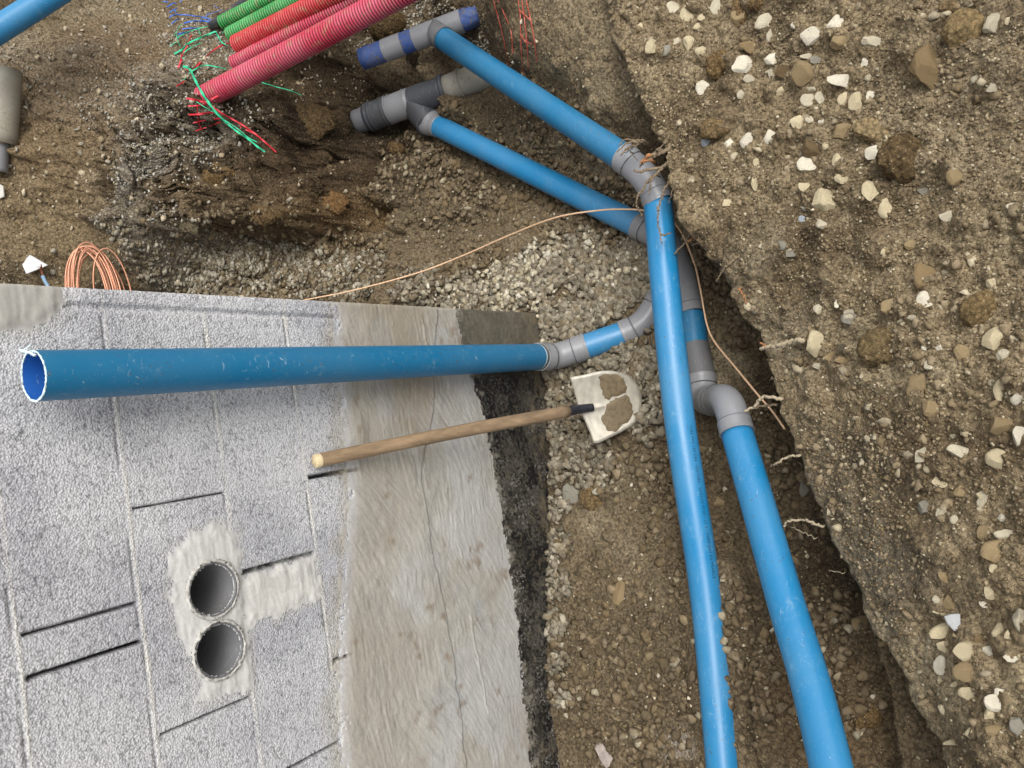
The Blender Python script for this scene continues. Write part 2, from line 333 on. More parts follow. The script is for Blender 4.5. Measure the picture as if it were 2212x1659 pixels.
# earth lapping over the sides of the long pipe at its near end
_m = catmull([P(1530, 1290, 2.455), P(1545, 1480, 2.395), P(1574, 1800, 2.28)], 24)
_a = (XX > -2.2) & (XX < -.9) & (YY > -1.) & (YY < -.2); _x, _y = XX[_a], YY[_a]; _b = np.full(_x.shape, -9.); _f = fbm(_x, _y, .09, 4, 931) * .016
for _q in _m: _b = np.maximum(_b, _q[2] + .012 - (np.hypot(_x - _q[0], _y - _q[1]) / .12) ** 2 * .06)
zz[_a] = np.where(_b > np.interp(_x, _m[::-1, 0], _m[::-1, 2]) - .045, _b + _f, zz[_a])
# named boulders grown out of the bank are separate things (below)
def Zs(x, y):
    x = np.asarray(x, float); y = np.asarray(y, float)
    i = np.clip(np.searchsorted(GX, x) - 1, 0, len(GX) - 2); j = np.clip(np.searchsorted(GY, y) - 1, 0, len(GY) - 2)
    u = (x - GX[i]) / (GX[i + 1] - GX[i]); v = (y - GY[j]) / (GY[j + 1] - GY[j])
    return (zz[i, j] * (1 - u) + zz[i + 1, j] * u) * (1 - v) + (zz[i, j + 1] * (1 - u) + zz[i + 1, j + 1] * u) * v
def G(x, y):
    """where the view ray through photo reading x, y meets the ground"""
    d = np.arange(1.2, 6.5, .004); D = CR @ np.array([(x - 1106) / FL, (829.5 - y) / FL, -1.])
    Q = CC[None] + d[:, None] * D[None]; h = Q[:, 2] - Zs(Q[:, 0], Q[:, 1]); k = np.argmax(h < 0)
    return Q[k], d[k]
# colour of the ground
S_BROWN, S_DARK, S_PALE = lin(122, 106, 80), lin(84, 71, 51), lin(156, 142, 114)
def lerp(a, b, t): return a * (1 - t[..., None]) + b * t[..., None]
col = lerp(lerp(np.broadcast_to(S_BROWN, XX.shape + (3,)), S_DARK, sstep(fbm(XX, YY, .5, 5, 91) * 1.3 + .35)), S_PALE, sstep(fbm(XX, YY, .35, 5, 97) * 1.5 - .15) * .8)
bankc = lerp(lerp(np.broadcast_to(lin(150, 132, 100), XX.shape + (3,)), lin(112, 95, 69), sstep(fbm(XX, YY, .22, 5, 291) * 2 + .1)), lin(180, 163, 127), sstep(fbm(XX, YY, .16, 5, 297) * 2.4 - .35) * .8)
col = lerp(col, bankc, tB)
BLOB = [(280,180,.28,(140,134,122),.7),(330,350,.22,(150,148,140),.75),(250,480,.20,(140,132,118),.6),(320,560,.18,(138,134,124),.7),(260,260,.2,(146,140,128),.6),
 (440,300,.16,(120,108,88),.5),(600,420,.24,(78,65,47),.9),(520,380,.2,(80,66,47),.9),(560,300,.14,(74,61,44),.9),(700,460,.12,(120,94,58),.6),(480,450,.14,(108,90,64),.6),(370,420,.12,(128,106,74),.6),(780,450,.10,(112,88,52),.6),
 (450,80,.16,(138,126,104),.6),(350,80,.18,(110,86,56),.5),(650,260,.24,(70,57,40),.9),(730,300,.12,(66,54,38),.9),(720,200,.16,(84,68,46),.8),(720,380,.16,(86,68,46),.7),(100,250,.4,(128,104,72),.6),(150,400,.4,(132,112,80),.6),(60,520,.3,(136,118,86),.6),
 (1250,40,.25,(150,134,104),.7),(1330,120,.2,(150,134,104),.7),(1200,160,.2,(138,120,90),.6),(1430,60,.25,(142,124,94),.7),
 (1800,1080,.20,(104,96,80),.7),(1900,1230,.16,(118,112,98),.6),(1700,720,.14,(150,140,116),.5),(1620,560,.12,(150,138,112),.6),(1950,150,.3,(142,124,92),.5),(2100,200,.25,(150,134,108),.5),
 (1640,330,.2,(120,102,72),.5),(1430,520,.1,(110,88,54),.4),(1500,1400,.25,(98,84,62),.6),(1650,1500,.25,(96,82,60),.6),(1300,1450,.3,(102,88,66),.6),(1420,1000,.2,(96,82,60),.5),(1000,400,.3,(98,86,66),.6),(1100,300,.25,(96,84,64),.6),(1450,1620,.05,(170,160,146),.9),(1480,1600,.05,(172,160,146),.8),(1760,1580,.2,(116,94,64),.6)]
def near_w(x, y, p, r, sd):
    d = np.hypot(x - p[0], y - p[1]) / r; return sstep(1.35 - d + fbm(x, y, .09, 4, sd) * .6)
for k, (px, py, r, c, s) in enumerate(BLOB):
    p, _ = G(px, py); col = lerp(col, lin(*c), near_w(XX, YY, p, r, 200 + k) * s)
lum_ = col @ np.array([.3, .6, .1]); col = col * .84 + lum_[..., None] * .16
hz_ = tK * clay; VX = XX + hz_ * (fbm(YY + 5, zz * 1.6, .16, 5, 901, .65) * .06); VY = YY - hz_ * (fbm(XX * .7, zz * 1.8, .14, 5, 905, .7) * .11)
n0, n1 = XX.shape; idx = np.arange(n0 * n1).reshape(n0, n1)
TF = np.stack([idx[:-1, :-1], idx[1:, :-1], idx[1:, 1:], idx[:-1, 1:]], -1).reshape(-1, 4)
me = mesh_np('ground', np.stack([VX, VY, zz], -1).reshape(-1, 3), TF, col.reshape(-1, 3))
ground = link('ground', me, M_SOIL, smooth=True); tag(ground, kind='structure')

# ------------------------------------------------------------------ block wall
def wall():
    root = empty('block_wall', (0, .1, -2.2))
    tag(root, 'grey concrete block wall with smeared mortar band and black tarred foot', 'wall')
    h = .004; X = np.arange(-2.4, 0 + h / 2, h); Z = np.arange(-2.3, .5, h); A, B = np.meshgrid(X, Z, indexing='ij')
    pitch = .2488
    y = np.zeros_like(A); cls = np.zeros(A.shape, int)
    lgt = lin(197, 197, 199); c = lerp(np.broadcast_to(lgt, A.shape + (3,)), lin(174, 174, 178), sstep(fbm(A, B, .25, 4, 3) * 1.5 + .5))
    pore = vnoise(A / .0085, B / .0085, 1) * .35 + vnoise(A / .0045, B / .0045, 2) * .65
    pit = sstep((.40 - pore) / .2); y -= (pore - .5) * .004 + pit * .003
    c = lerp(c, lin(120, 120, 124), pit * .55); c = lerp(c, lin(196, 196, 198), sstep((pore - .58) / .2) * .5)
    blk = np.floor(-B / pitch); c *= (1 + .16 * (vnoise(blk * 7.3 + .5, np.floor(A / .5 + (blk % 2) * .5) * 3.1 + .5, 9)[..., None] - .5))
    for k in range(-2, 9):
        wv = fbm(A, B * 0 + k, .12, 4, 40 + k); d = np.abs(B + k * pitch + wv * .003); wd = .0042 + .006 * sstep(fbm(A, B * 0 + k, .06, 4, 60 + k) * 1.6 - .1)
        t = sstep((wd - d) / .003); y = y * (1 - t) + t * (.0002 + .002 * wv); c = lerp(c, lin(206, 204, 197) * np.ones(A.shape + (3,)), t * (.55 + .4 * sstep(wv * 3 + .5)))
        t2 = sstep((.0022 - np.abs(B + k * pitch + wv * .004 - .008)) / .0015) * (wv > -.15); c = lerp(c, lin(90, 88, 84), t2 * .55); y -= t2 * .004
    J = {0: [(-.7065, .002), (-.791, .005), (-1.29, .003)], 1: [(-.501, .0005), (-1.0, .001), (-1.5, .002)], 2: [(-.7035, .007), (-1.21, .002), (-1.71, .002)], 3: [(-.5003, .007), (-1.0, .005)], -1: [(-.2, .006), (-.52, .002), (-1.03, .002), (-1.53, .002)], -2: [(-.5, .003), (-1., .003), (-1.5, .003)]}
    for k, L in J.items():
        for x, wd in L:
            m = (B < -k * pitch - .008) & (B > -(k + 1) * pitch + .008); d = np.abs(A - x + fbm(B, A * 0, .05, 3, 7 + k) * .0015)
            t = sstep((wd / 2 + .003 - d) / .003) * m; y -= t * .02; c = lerp(c, lin(30, 30, 32), t)
    # groove by the corner
    gx = -.042 - (B + .33) * -.012; t = sstep((.009 - np.abs(A - gx)) / .006) * (B < -.15) * (B > -1.05); y -= t * .006
    t = sstep((A - gx) / .006) * (B < -.13) * (B > -1.2); y += t * .003
    # mortar patches
    def poly(Pl, ed=.004, wob=.012, sd=0):
        Pl = np.array(Pl); wx = A + fbm(A, B, .03, 3, sd) * wob * .7 + fbm(A, B, .009, 2, sd + 1) * .006; wz = B + fbm(A, B, .03, 3, sd + 5) * wob * .7 + fbm(A, B, .009, 2, sd + 6) * .006
        sd_ = polysd(Pl, wx, wz); halo[...] = np.maximum(halo, sstep((sd_ + .028 + fbm(A, B, .02, 3, sd + 8) * .02) / .03)); dep[...] = np.maximum(dep, sd_); return sd_ > 0
    halo = np.zeros(A.shape); dep = np.full(A.shape, -9.)
    sleeve = poly([(-.60, -.335), (-.585, -.375), (-.575, -.458), (-.60, -.51), (-.696, -.512), (-.778, -.512), (-.88, -.508), (-.985, -.500), (-.985, -.441), (-.965, -.357), (-.883, -.350), (-.815, -.335), (-.714, -.315)], sd=3, wob=.03)
    strip = poly([(-.712, -.50), (-.712, -.742), (-.832, -.742), (-.835, -.50)], sd=9, wob=.03)
    smear = poly([(.05, -.158), (-.055, -.162), (-.070, -.135), (-.100, -.090), (-.104, -.03), (-.13, .1), (-.12, .6), (.05, .6)], sd=17, wob=.02)
    c = lerp(c, lin(176, 175, 171), halo * .55); y *= 1 - .5 * halo; thk = sstep(dep / .03)
    brs = fbm(A * 1.0 + fbm(A, B, .2, 2, 77) * .06, B * 6, .09, 5, 21, .7)
    for m, cc, kk in ((strip, (196, 194, 188), 2), (sleeve, (190, 189, 185), 2), (smear, (164, 161, 154), 3)):
        y = np.where(m, .0002 + .0035 * thk + brs * .003, y); c = np.where(m[..., None], lerp(c, lin(*cc) * (1 + .14 * brs[..., None]), .45 + .55 * sstep(dep / .015)), c); cls = np.where(m, kk, cls)
    pale = strip & (fbm(A, B, .05, 3, 51) > .1); c = np.where(pale[..., None], c * .9, c)
    # brushed render band
    top = np.interp(A, [-2.4, -1.6, -1.2, -.85, -.6, 0], [-.68, -.70, -.735, -.80, -.885, -.925]) + fbm(A, B, .05, 4, 61) * .014
    low = np.interp(A, [-2.4, -1.62, -1.15, -.73, -.45, -.2, -.17, 0], [-1.52, -1.54, -1.585, -1.59, -1.57, -1.52, -1.51, -1.50]) + fbm(A, B, .05, 5, 66) * .016
    low = low + fbm(A, B, .009, 2, 68) * .012 + .012 * fbm(A, B, .02, 2, 69); rnd = (B < top + fbm(A, B, .008, 2, 62) * .03 + fbm(A, B, .03, 2, 63) * .03) & (B > low)
    sw = fbm(A, B, .35, 2, 81) * .22      # swoops of the brush
    st = fbm(A * .7 + sw * .2, (B + sw * .16) * 7, .06, 6, 83, .85); st2 = fbm((A + B * .9) * .8, (B - A * .5 + sw * .3) * 7, .06, 6, 87, .85)
    sel = sstep(fbm(A, B, .22, 3, 88) * 3 + .5); stt = st * (1 - sel) + st2 * sel
    rl = np.interp(A, [-2.4, -1.4, -1.1, -.8, -.55, -.35, 0], [-1.22, -1.215, -1.223, -1.199, -1.19, -1.30, -1.39]) + fbm(A, B * 0, .12, 4, 93) * .012
    yr = .004 + stt * .0034 + fbm(A, B, .03, 4, 89) * .0012 - sstep((rl - B) / .003) * .0045 - .004 * sstep((.003 - np.abs(B - rl)) / .003) * sstep(fbm(A, B * 0, .2, 3, 94) * 3 + .6) + fbm(A, B, .12, 4, 95) * .003
    r2 = np.interp(A, [-2.4, -1.1, -.5, 0], [-1.36, -1.34, -1.33, -1.30]) + fbm(A, B * 0, .1, 4, 99) * .02; yr += sstep((.004 - np.abs(B - r2)) / .003) * .003 * sstep(fbm(A, B * 0, .12, 3, 98) * 3)
    cr_ = lerp(lerp(np.broadcast_to(lin(163, 159, 150), A.shape + (3,)), lin(142, 132, 116), sstep(fbm(A, B, .3, 4, 101) * 1.6 + .35)), lin(176, 174, 168), sstep(fbm(A, B, .25, 4, 103) * 2 - .2) * .8)
    cr_ = lerp(cr_, lin(150, 150, 148), sstep(fbm(A + 3, B * 1.6, .16, 4, 177) * 2.4 - .2) * .6) * (1 + .13 * stt[..., None] + .12 * fbm(A, B, .02, 3, 185)[..., None]); band = sstep((B - rl) / .30 + .45 + fbm(A, B, .18, 4, 181) * 1.5); cr_ = lerp(cr_, lin(152, 144, 130), band * .5); cr_ = lerp(cr_, lin(128, 122, 112), sstep(fbm(A * .8 + B, B * 3, .07, 5, 187, .7) * 3 - .6) * .5); cr_ = lerp(cr_, lin(172, 171, 168), (1 - band) * sstep(fbm(A, B, .2, 4, 183) * 2 + .5) * .55); sp = sstep(fbm(A, B, .06, 5, 105) * 3 - 1.0); cr_ = lerp(cr_, lin(122, 104, 84), sp * .6)
    edge = sstep((B - top + .06) / .07); yr = yr * (1 - edge * .95); cr_ = lerp(cr_, c, edge * .6)
    y = np.where(rnd, yr, y); c = np.where(rnd[..., None], cr_, c); cls = np.where(rnd, 1, cls)
    # stain above the band
    st3 = sstep((top + .07 - B + fbm(A, B, .05, 3, 64) * .04) / .08) * (B >= top); c = lerp(c, lin(160, 152, 134), st3 * .6)
    # bitumen
    bt = B <= low; bn = fbm(A, B, .03, 5, 111, .75); stc = fbm((A * 2.6 + B * .5), (B * .55 - A * .3), .05, 6, 113, .8); yb = -.002 + bn * .003 + sstep(stc * 3 - .9) * .002
    dusty = sstep((A + .28) / .12); cb = np.broadcast_to(lin(16, 16, 18), A.shape + (3,)); cb = lerp(cb, lin(60, 56, 50), sstep(fbm(A, B, .07, 5, 191, .8) * 4) * .7); cb = lerp(cb, lin(160, 154, 146), sstep((.055 - np.abs(stc - .12)) / .05) * sstep(fbm(A, B, .09, 3, 193) * 4 + .2) * .75); cb = lerp(cb, lin(112, 100, 78), sstep(bn * 3.4 - .7) * .55)
    cb = lerp(cb, lin(104, 98, 84) * (1 + .35 * bn[..., None]), dusty * .8); spk = fbm(A, B, .007, 3, 199, .8); cb = lerp(cb, lin(118, 112, 100), sstep((spk + fbm(A, B, .08, 3, 198) * .6 - .05) * 5) * .38); soil_up = sstep((-1.80 - B + .25 * (A + 1.0) * -1 * .25 + fbm(A, B, .05, 4, 195) * .12) / .14); cb = lerp(cb, lin(112, 100, 80), soil_up * sstep(bn * 2.5 + .4) * .8); cb = lerp(cb, lin(140, 134, 122), sstep((B - low + .05 + fbm(A, B, .012, 3, 197) * .05) / .03) * .7 * sstep(bn * 3 + .2))
    y = np.where(bt, yb, y); c = np.where(bt[..., None], cb, c); cls = np.where(bt, 4, cls)
    # sleeves' openings
    cut = np.zeros(A.shape, bool)
    for sx, sz in SLV: cut |= (A - sx) ** 2 + (B - sz) ** 2 < .0605 ** 2
    # arris wear at the corner
    wr = sstep((A + .006 + fbm(B, A * 0, .03, 3, 120) * .004) / .006); y -= wr * .004
    n0, n1 = A.shape; idx = np.arange(n0 * n1).reshape(n0, n1); V = np.stack([A, -y, B], -1).reshape(-1, 3); C_ = c.reshape(-1, 3)
    F = np.stack([idx[:-1, :-1], idx[1:, :-1], idx[1:, 1:], idx[:-1, 1:]], -1).reshape(-1, 4)
    fc = cls.reshape(-1)[F[:, 0]]; kp = ~(cut.reshape(-1)[F].all(1))
    for k, nm in ((0, 'masonry'), (1, 'render_coat'), (2, 'mortar_patch'), (3, 'mortar_smear'), (4, 'tar_coat')):
        f = F[(fc == k) & kp]; u, inv = np.unique(f, return_inverse=True)
        link(nm, mesh_np(nm, V[u], inv.reshape(-1, 4), C_[u]), MW[nm], root, smooth=True)
    # the end face at the corner, following the worn arris
    e = idx[-1]; VE = np.vstack([V[e], V[e] + [0, .2, 0] - [0, 1, 0] * V[e][:, 1:2] * 1]); VE[len(e):, 1] = .2; m = len(e); CE = np.vstack([C_[e], C_[e]])
    FE = np.array([(i, i + m, i + m + 1, i + 1) for i in range(m - 1)]); link('end_face', mesh_np('end_face', VE, FE, CE), MW['masonry'], root)
    bx = []
    def box(x0, x1, y0, y1, z0, z1):
        v = [(x, y_, z) for x in (x0, x1) for y_ in (y0, y1) for z in (z0, z1)]
        bx.append((v, [(0, 1, 3, 2), (4, 6, 7, 5), (0, 4, 5, 1), (2, 3, 7, 6), (0, 2, 6, 4), (1, 5, 7, 3)]))
    zc = SLV[0][1]; xa = SLV[0][0] + .064; xb = SLV[1][0] - .064
    box(-6, xb, .03, .198, -2.3, 1); box(xa, -.003, .03, .198, -2.3, 1); box(xb + .001, xa - .001, .03, .198, -2.3, zc - .066); box(xb + .001, xa - .001, .03, .198, zc + .066, 1)
    box(-6, -2.402, .0, .028, -2.3, 1); box(-2.4, -.002, .0, .028, .502, 1); box(-.203, -.003, .2, 6, -2.3, 1)
    V_, F_ = join(bx); core = link('wall_core', mesh_py('wall_core', V_, F_), MW['core'], root)
SLV = [tuple(PY(457, 1273)[[0, 2]]), tuple(PY(471, 1404)[[0, 2]])]
def wmat(name, rough, fine, bs, bd, spec=.25, amp=.3, grain=False):
    m, n, b = mat(name, rough, spec=spec); g = noise(n, fine, 4, .7); r = ramp(n, g.outputs[0], .28, .72, (1 - amp,) * 3 + (1,), (1 + amp * .75,) * 3 + (1,))
    x = mix(n, 1., attr(n), r.outputs[0], 'MULTIPLY'); 
    if grain:
        tc = n.nodes.new('ShaderNodeTexCoord'); wz = noise(n, 120, 2, .5); mm = N(n, 'ShaderNodeVectorMath', operation='MULTIPLY_ADD'); n.links.new(wz.outputs['Color'], mm.inputs[0]); mm.inputs[1].default_value = (.006,) * 3; n.links.new(tc.outputs['Object'], mm.inputs[2])
        v = N(n, 'ShaderNodeTexVoronoi'); v.inputs['Scale'].default_value = 200; n.links.new(mm.outputs[0], v.inputs['Vector']); rv = ramp(n, v.outputs['Distance'], .38, .78, (1.06, 1.06, 1.06, 1), (.56, .56, .56, 1))
        pt = noise(n, 12, 3, .6); rp_ = ramp(n, pt.outputs[0], .35, .65, (.35, .35, .35, 1), (1, 1, 1, 1)); y_ = mix(n, rp_.outputs[0], (1, 1, 1), rv.outputs[0]); x = mix(n, 1., x, y_, 'MULTIPLY')
        inv = N(n, 'ShaderNodeMath', operation='SUBTRACT'); inv.inputs[0].default_value = 1; n.links.new(v.outputs['Distance'], inv.inputs[1])
        n.links.new(x, b.inputs['Base Color']); p = bump(n, b, inv.outputs[0], .6, .004); bump(n, b, g.outputs[0], .3, .0015, p); return m
    n.links.new(x, b.inputs['Base Color']); bump(n, b, g.outputs[0], bs, bd); return m
MW = {'masonry': wmat('porous_concrete', .92, 330, 1., .005, .2, .25, True), 'render_coat': wmat('brushed_render', .85, 220, .35, .0015, .25, .12), 'mortar_patch': wmat('patch_mortar', .85, 200, .3, .0015, .25, .1),
      'mortar_smear': wmat('smooth_mortar', .8, 200, .2, .001, .25, .06), 'tar_coat': wmat('bitumen', .5, 260, .8, .003, .5, .3), 'core': simple('concrete_core', lin(150, 150, 152), .9, 0, .2, 60)}
M_MORT = simple('mortar', lin(176, 174, 168), .9, 0, .2, 90)
wall()
for k, (sx, sz) in enumerate(SLV):
    r = empty('pipe_sleeve', (sx, 0, sz)); tag(r, ['grey pipe end in the block wall, nearer the blue riser and dry inside', 'grey pipe end in the block wall, farther from the riser, stained inside'][k], 'pipe', 'pipe ends set in the block wall')
    a = np.array([(sx, -.010, sz), (sx, -.008, sz), (sx, .3, sz), (sx, .9, sz)]); V1, F1 = sweep(a, .0625, 56); V2, F2 = sweep(a[1:], .0595, 56, (False, True)); F2 = [f[::-1] for f in F2]
    V, F = join([(V1, F1), (V2, F2)]); o = len(V1); F += [((j + 1) % 56, j, o + j, o + (j + 1) % 56) for j in range(56)]
    link('pipe_body', mesh_py('pipe_body', V, F), M_GREY_D, r, True)  # darker grey puts shade into the opening; tube is capped to stay dark
    ring = []
    for t in np.linspace(0, 2 * np.pi, 73)[:-1]: ring.append((sx + .0665 * math.cos(t), -.006, sz + .0665 * math.sin(t)))
    ring.append(ring[0]); V, F = sweep(np.array(ring), .0042, 8, jit=.0016); link('mortar_ring', mesh_py('mortar_ring', V, F), M_MORT, r, True)

# ------------------------------------------------------------------ pipe builders
def ring(name, c, axis, ri, ro, h, m, parent, seg=64, jit=0.):
    axis = np.array(axis) / np.linalg.norm(axis); u = np.cross(axis, [.3, .2, 1]); u /= np.linalg.norm(u); v = np.cross(axis, u); V = []; F = []
    for rr, hh in ((ro, -h), (ro, h), (ri, h), (ri, -h)):
        for t in np.linspace(0, 2 * np.pi, seg, endpoint=False): V.append(c + rr * (math.cos(t) * u + math.sin(t) * v) + hh * axis + rng.normal(0, jit + 1e-9, 3))
    for k in range(4):
        for j in range(seg): F.append((k * seg + j, k * seg + (j + 1) % seg, ((k + 1) % 4) * seg + (j + 1) % seg, ((k + 1) % 4) * seg + j))
    return link(name, mesh_py(name, V, F), m, parent)
def straight(a, b, n=30): t = np.linspace(0, 1, n)[:, None]; return np.array(a)[None] * (1 - t) + np.array(b)[None] * t
def unit(v): return np.array(v) / np.linalg.norm(v)
def bend(a, c, b, r=.09, n=14):
    """rounded corner at c between directions from a and to b"""
    u = unit(a - c); v = unit(b - c); p0 = c + u * r; p2 = c + v * r; t = np.linspace(0, 1, n)[:, None]
    return (1 - t) ** 2 * p0 + 2 * t * (1 - t) * c + t ** 2 * p2
def fitting(name, path, r, parent, m=None, sock=.045, seam=True, rim=.0035):
    """moulded elbow: swept body with swollen sockets at both ends"""
    s = np.concatenate([[0], np.cumsum(np.linalg.norm(np.diff(path, axis=0), axis=1))]); L = s[-1]
    S = np.unique(np.concatenate([np.linspace(0, L, 48), [sock, sock + .004, L - sock, L - sock - .004, .004, L - .004]])); Pn = np.stack([np.interp(S, s, path[:, i]) for i in range(3)], 1)
    rr = np.where((S <= sock) | (S >= L - sock), r + .004, r + .001); rr = rr + np.where((S < .005) | (S > L - .005), .0012, 0)
    o = sweep_obj(name, Pn, rr, m or M_GREY, parent, 48)
    for q in ((sock + .002), (L - sock - .002)):
        if seam:
            i = np.searchsorted(S, q); c0 = Pn[i]; t = unit(Pn[min(i + 1, len(Pn) - 1)] - Pn[i - 1]); n_ = unit(np.cross(t, [.3, .2, 1])); b_ = np.cross(t, n_)
            g = np.array([c0 + (r + .0035) * (math.cos(a) * n_ + math.sin(a) * b_) for a in np.linspace(0, 2 * np.pi, 49)])
            sweep_obj('seam', g, .0011, M_LINE if m is None else m, o, 6).location = (0, 0, 0)
    # end lips close the gap to the inner pipe
    for e, k in ((0, 1), (-1, -2)):
        t = unit(Pn[e] - Pn[k]); ring('rim', Pn[e], t, r - .0005, r + .0054, .0008, M_GREY if m is None else m, o, 48).location = (0, 0, 0)
    return o
R = .05
# --- upper line: grey tee on a cut main, long pipe, bend, long pipe half buried at its far end
A0, A1 = P(948, 77, 3.52), P(1352, 344, 2.79); E_c = P(400 / 1.0 + 530, 72, 3.58)
B0, B1 = P(1421, 432, 2.73), P(1574, 1800, 2.28)
Bm = P(1520, 1250, 2.47)
up = empty('upper_drain_pipe', P(1421, 500, 2.7)); tag(up, 'bright blue drain pipe with a grey bend, crossing over the others, partly buried', 'drain pipe')
cA = P(1402, 388, 2.745)
sweep_obj('pipe_length', straight(A0, A1 + (A1 - A0) * .02), R, M_BLUE_D, up, 56, (True, True))['label'] = 'blue pipe length running from the grey tee to the bend, scratched and dusty on top'
pathM = catmull([B0, P(1437, 620, 2.655), P(1467, 900, 2.55), Bm, P(1545, 1480, 2.395), B1], 10)
o = sweep_obj('pipe_length', pathM, R, M_BLUE, up, 56, (True, True)); o['label'] = 'long glossy blue pipe length with black printed lettering'
el = np.vstack([A1[None] - unit(A1 - A0) * .012, A1[None], bend(A1, cA, B0, .07), B0[None], B0[None] + unit(B0 - cA) * .012])
fitting('bend_fitting', el, R, up, None, .04)
# tee on main
Em0, Em1 = P(782, 128, 3.66), P(1000, 45, 3.52)
et = unit(Em1 - Em0); Lm = np.linalg.norm(Em1 - Em0)
def seg_(a, b): return straight(Em0 + et * a * Lm, Em0 + et * b * Lm, 12)
sweep_obj('main_pipe', seg_(0, .90), R - .0012, M_TAPE, up, 48, (True, True))['label'] = 'deep blue muddy pipe ends showing on both sides of the grey couplings'
sweep_obj('coupling', seg_(.23, .42), R + .001, M_GREY, up, 48)
o = sweep_obj('tee_fitting', seg_(.53, 1.0), R + .002, M_GREY, up, 48)
sweep_obj('seam', seg_(.75, .756), R + .0038, M_LINE, o, 40).location = (0, 0, 0); 
sweep_obj('tee_branch', np.vstack([straight(Em0 + et * .77 * Lm, A0, 8), A0 + unit(A1 - A0) * .05]), np.array([R + .003] * 9), M_GREY_D, up, 48)
tip = Em1 + et * .075; sweep_obj('torn_end', straight(Em1 - et * .02, tip, 8), np.linspace(R - .002, R - .010, 8), M_TAPE, up, 30, (True, True), jit=.003)
# lettering printed along the long pipe
def lettering(text, s0, s1, size, ang, parent):
    cu = bpy.data.curves.new('printed_lettering', 'FONT'); cu.body = text; cu.size = size; cu.space_character = 1.25
    to = bpy.data.objects.new('tmp', cu); COL.objects.link(to); dg = bpy.context.evaluated_depsgraph_get(); dg.update()
    tm = bpy.data.meshes.new_from_object(to.evaluated_get(dg)); bpy.data.objects.remove(to)
    bm = bmesh.new(); bm.from_mesh(tm); bmesh.ops.triangulate(bm, faces=bm.faces); bm.to_mesh(tm); bm.free()
    n = len(tm.vertices); co = np.zeros(n * 3); tm.vertices.foreach_get('co', co); co = co.reshape(-1, 3)
    s = np.concatenate([[0], np.cumsum(np.linalg.norm(np.diff(pathM, axis=0), axis=1))]); Lx = co[:, 0].max(); k = (s1 - s0) / Lx
    S = s0 + co[:, 0] * k; C3 = np.stack([np.interp(S, s, pathM[:, i]) for i in range(3)], 1); T = unit(pathM[-1] - pathM[0])
    out = []
    for p, q in zip(C3, co):
        v = CC - p; v -= T * np.dot(v, T); v = unit(v); side = np.cross(T, v); side = side if np.dot(side, CR[:, 0]) > 0 else -side
        a = ang + q[1] / R; out.append(p + (R + .0004) * (math.cos(a) * v + math.sin(a) * side))
    tm.vertices.foreach_set('co', np.array(out).ravel()); tm.update(); return link('printed_lettering', tm, M_INK, parent)
sM = lambda yy: float(np.interp(yy, [432, 620, 900, 1250, 1480, 1800], [0, *np.cumsum([np.linalg.norm(b - a) for a, b in zip([B0, P(1437, 620, 2.655), P(1467, 900, 2.55), Bm, P(1545, 1480, 2.395)], [P(1437, 620, 2.655), P(1467, 900, 2.55), Bm, P(1545, 1480, 2.395), B1])])]))
lettering('TUBE PVC 100 CR4  -ODTUBE-  03/03/22 07:07 - L1 3 - FABRIQUE EN FRANCE', sM(925), sM(1250), .0155, .58, up)

# --- lower line
low = empty('lower_drain_pipe', P(1150, 372, 3.4)); tag(low, 'lowest blue and grey drain pipe in the trench, rising at its near end', 'drain pipe')
b0, b1 = P(945, 272, 3.74), P(1382, 489, 3.10)
sweep_obj('pipe_length', straight(b0, b1), R, M_BLUE, low, 56)['label'] = 'slimmer looking blue pipe length from the dark junction to the grey junction'
d0, d1, d2, d3, d4 = P(1452, 532, 3.02), P(1476, 600, 2.98), P(1494, 680, 2.92), P(1500, 748, 2.88), P(1514, 815, 2.83)
fitting('junction_fitting', np.vstack([straight(b1 - unit(b1 - b0) * .01, P(1415, 507, 3.06), 4), bend(b1, P(1447, 523, 3.03), d1, .05), straight(d1, d2, 6)]), R, low, None, .035)
sweep_obj('pipe_length', straight(d2, d3, 6), R, M_BLUE_D, low, 48)
sweep_obj('coupling', straight(d3, d4, 6), R + .0035, M_GREY_D, low, 48)
e1 = P(1520, 866, 2.80); e2 = P(1573, 862, 2.52); c0 = P(1592, 935, 2.46)
fitting('bend_fitting', np.vstack([straight(d4 - unit(d4 - d3) * .002, d4 + unit(e1 - d4) * .01, 3), bend(d4, e1, e2, .055), straight(e1 + unit(e2 - e1) * .09, e1 + unit(e2 - e1) * .12, 3)]), R, low, None, .03)
fitting('bend_fitting', np.vstack([e1[None] + unit(e2 - e1) * .12, e1[None] + unit(e2 - e1) * .14, bend(e1, e2, c0, .065), c0[None] - unit(c0 - e2) * .02, c0[None]]), R, low, None, .042)
cE = P(1835, 1830, 1.735)
pathC = catmull([c0, P(1640, 1100, 2.30), P(1697, 1300, 2.13), P(1757, 1500, 1.965), cE], 12)
sweep_obj('pipe_length', pathC, R, M_BLUE, low, 56, (True, True))['label'] = 'thick looking glossy blue pipe length rising toward the near end of the trench'
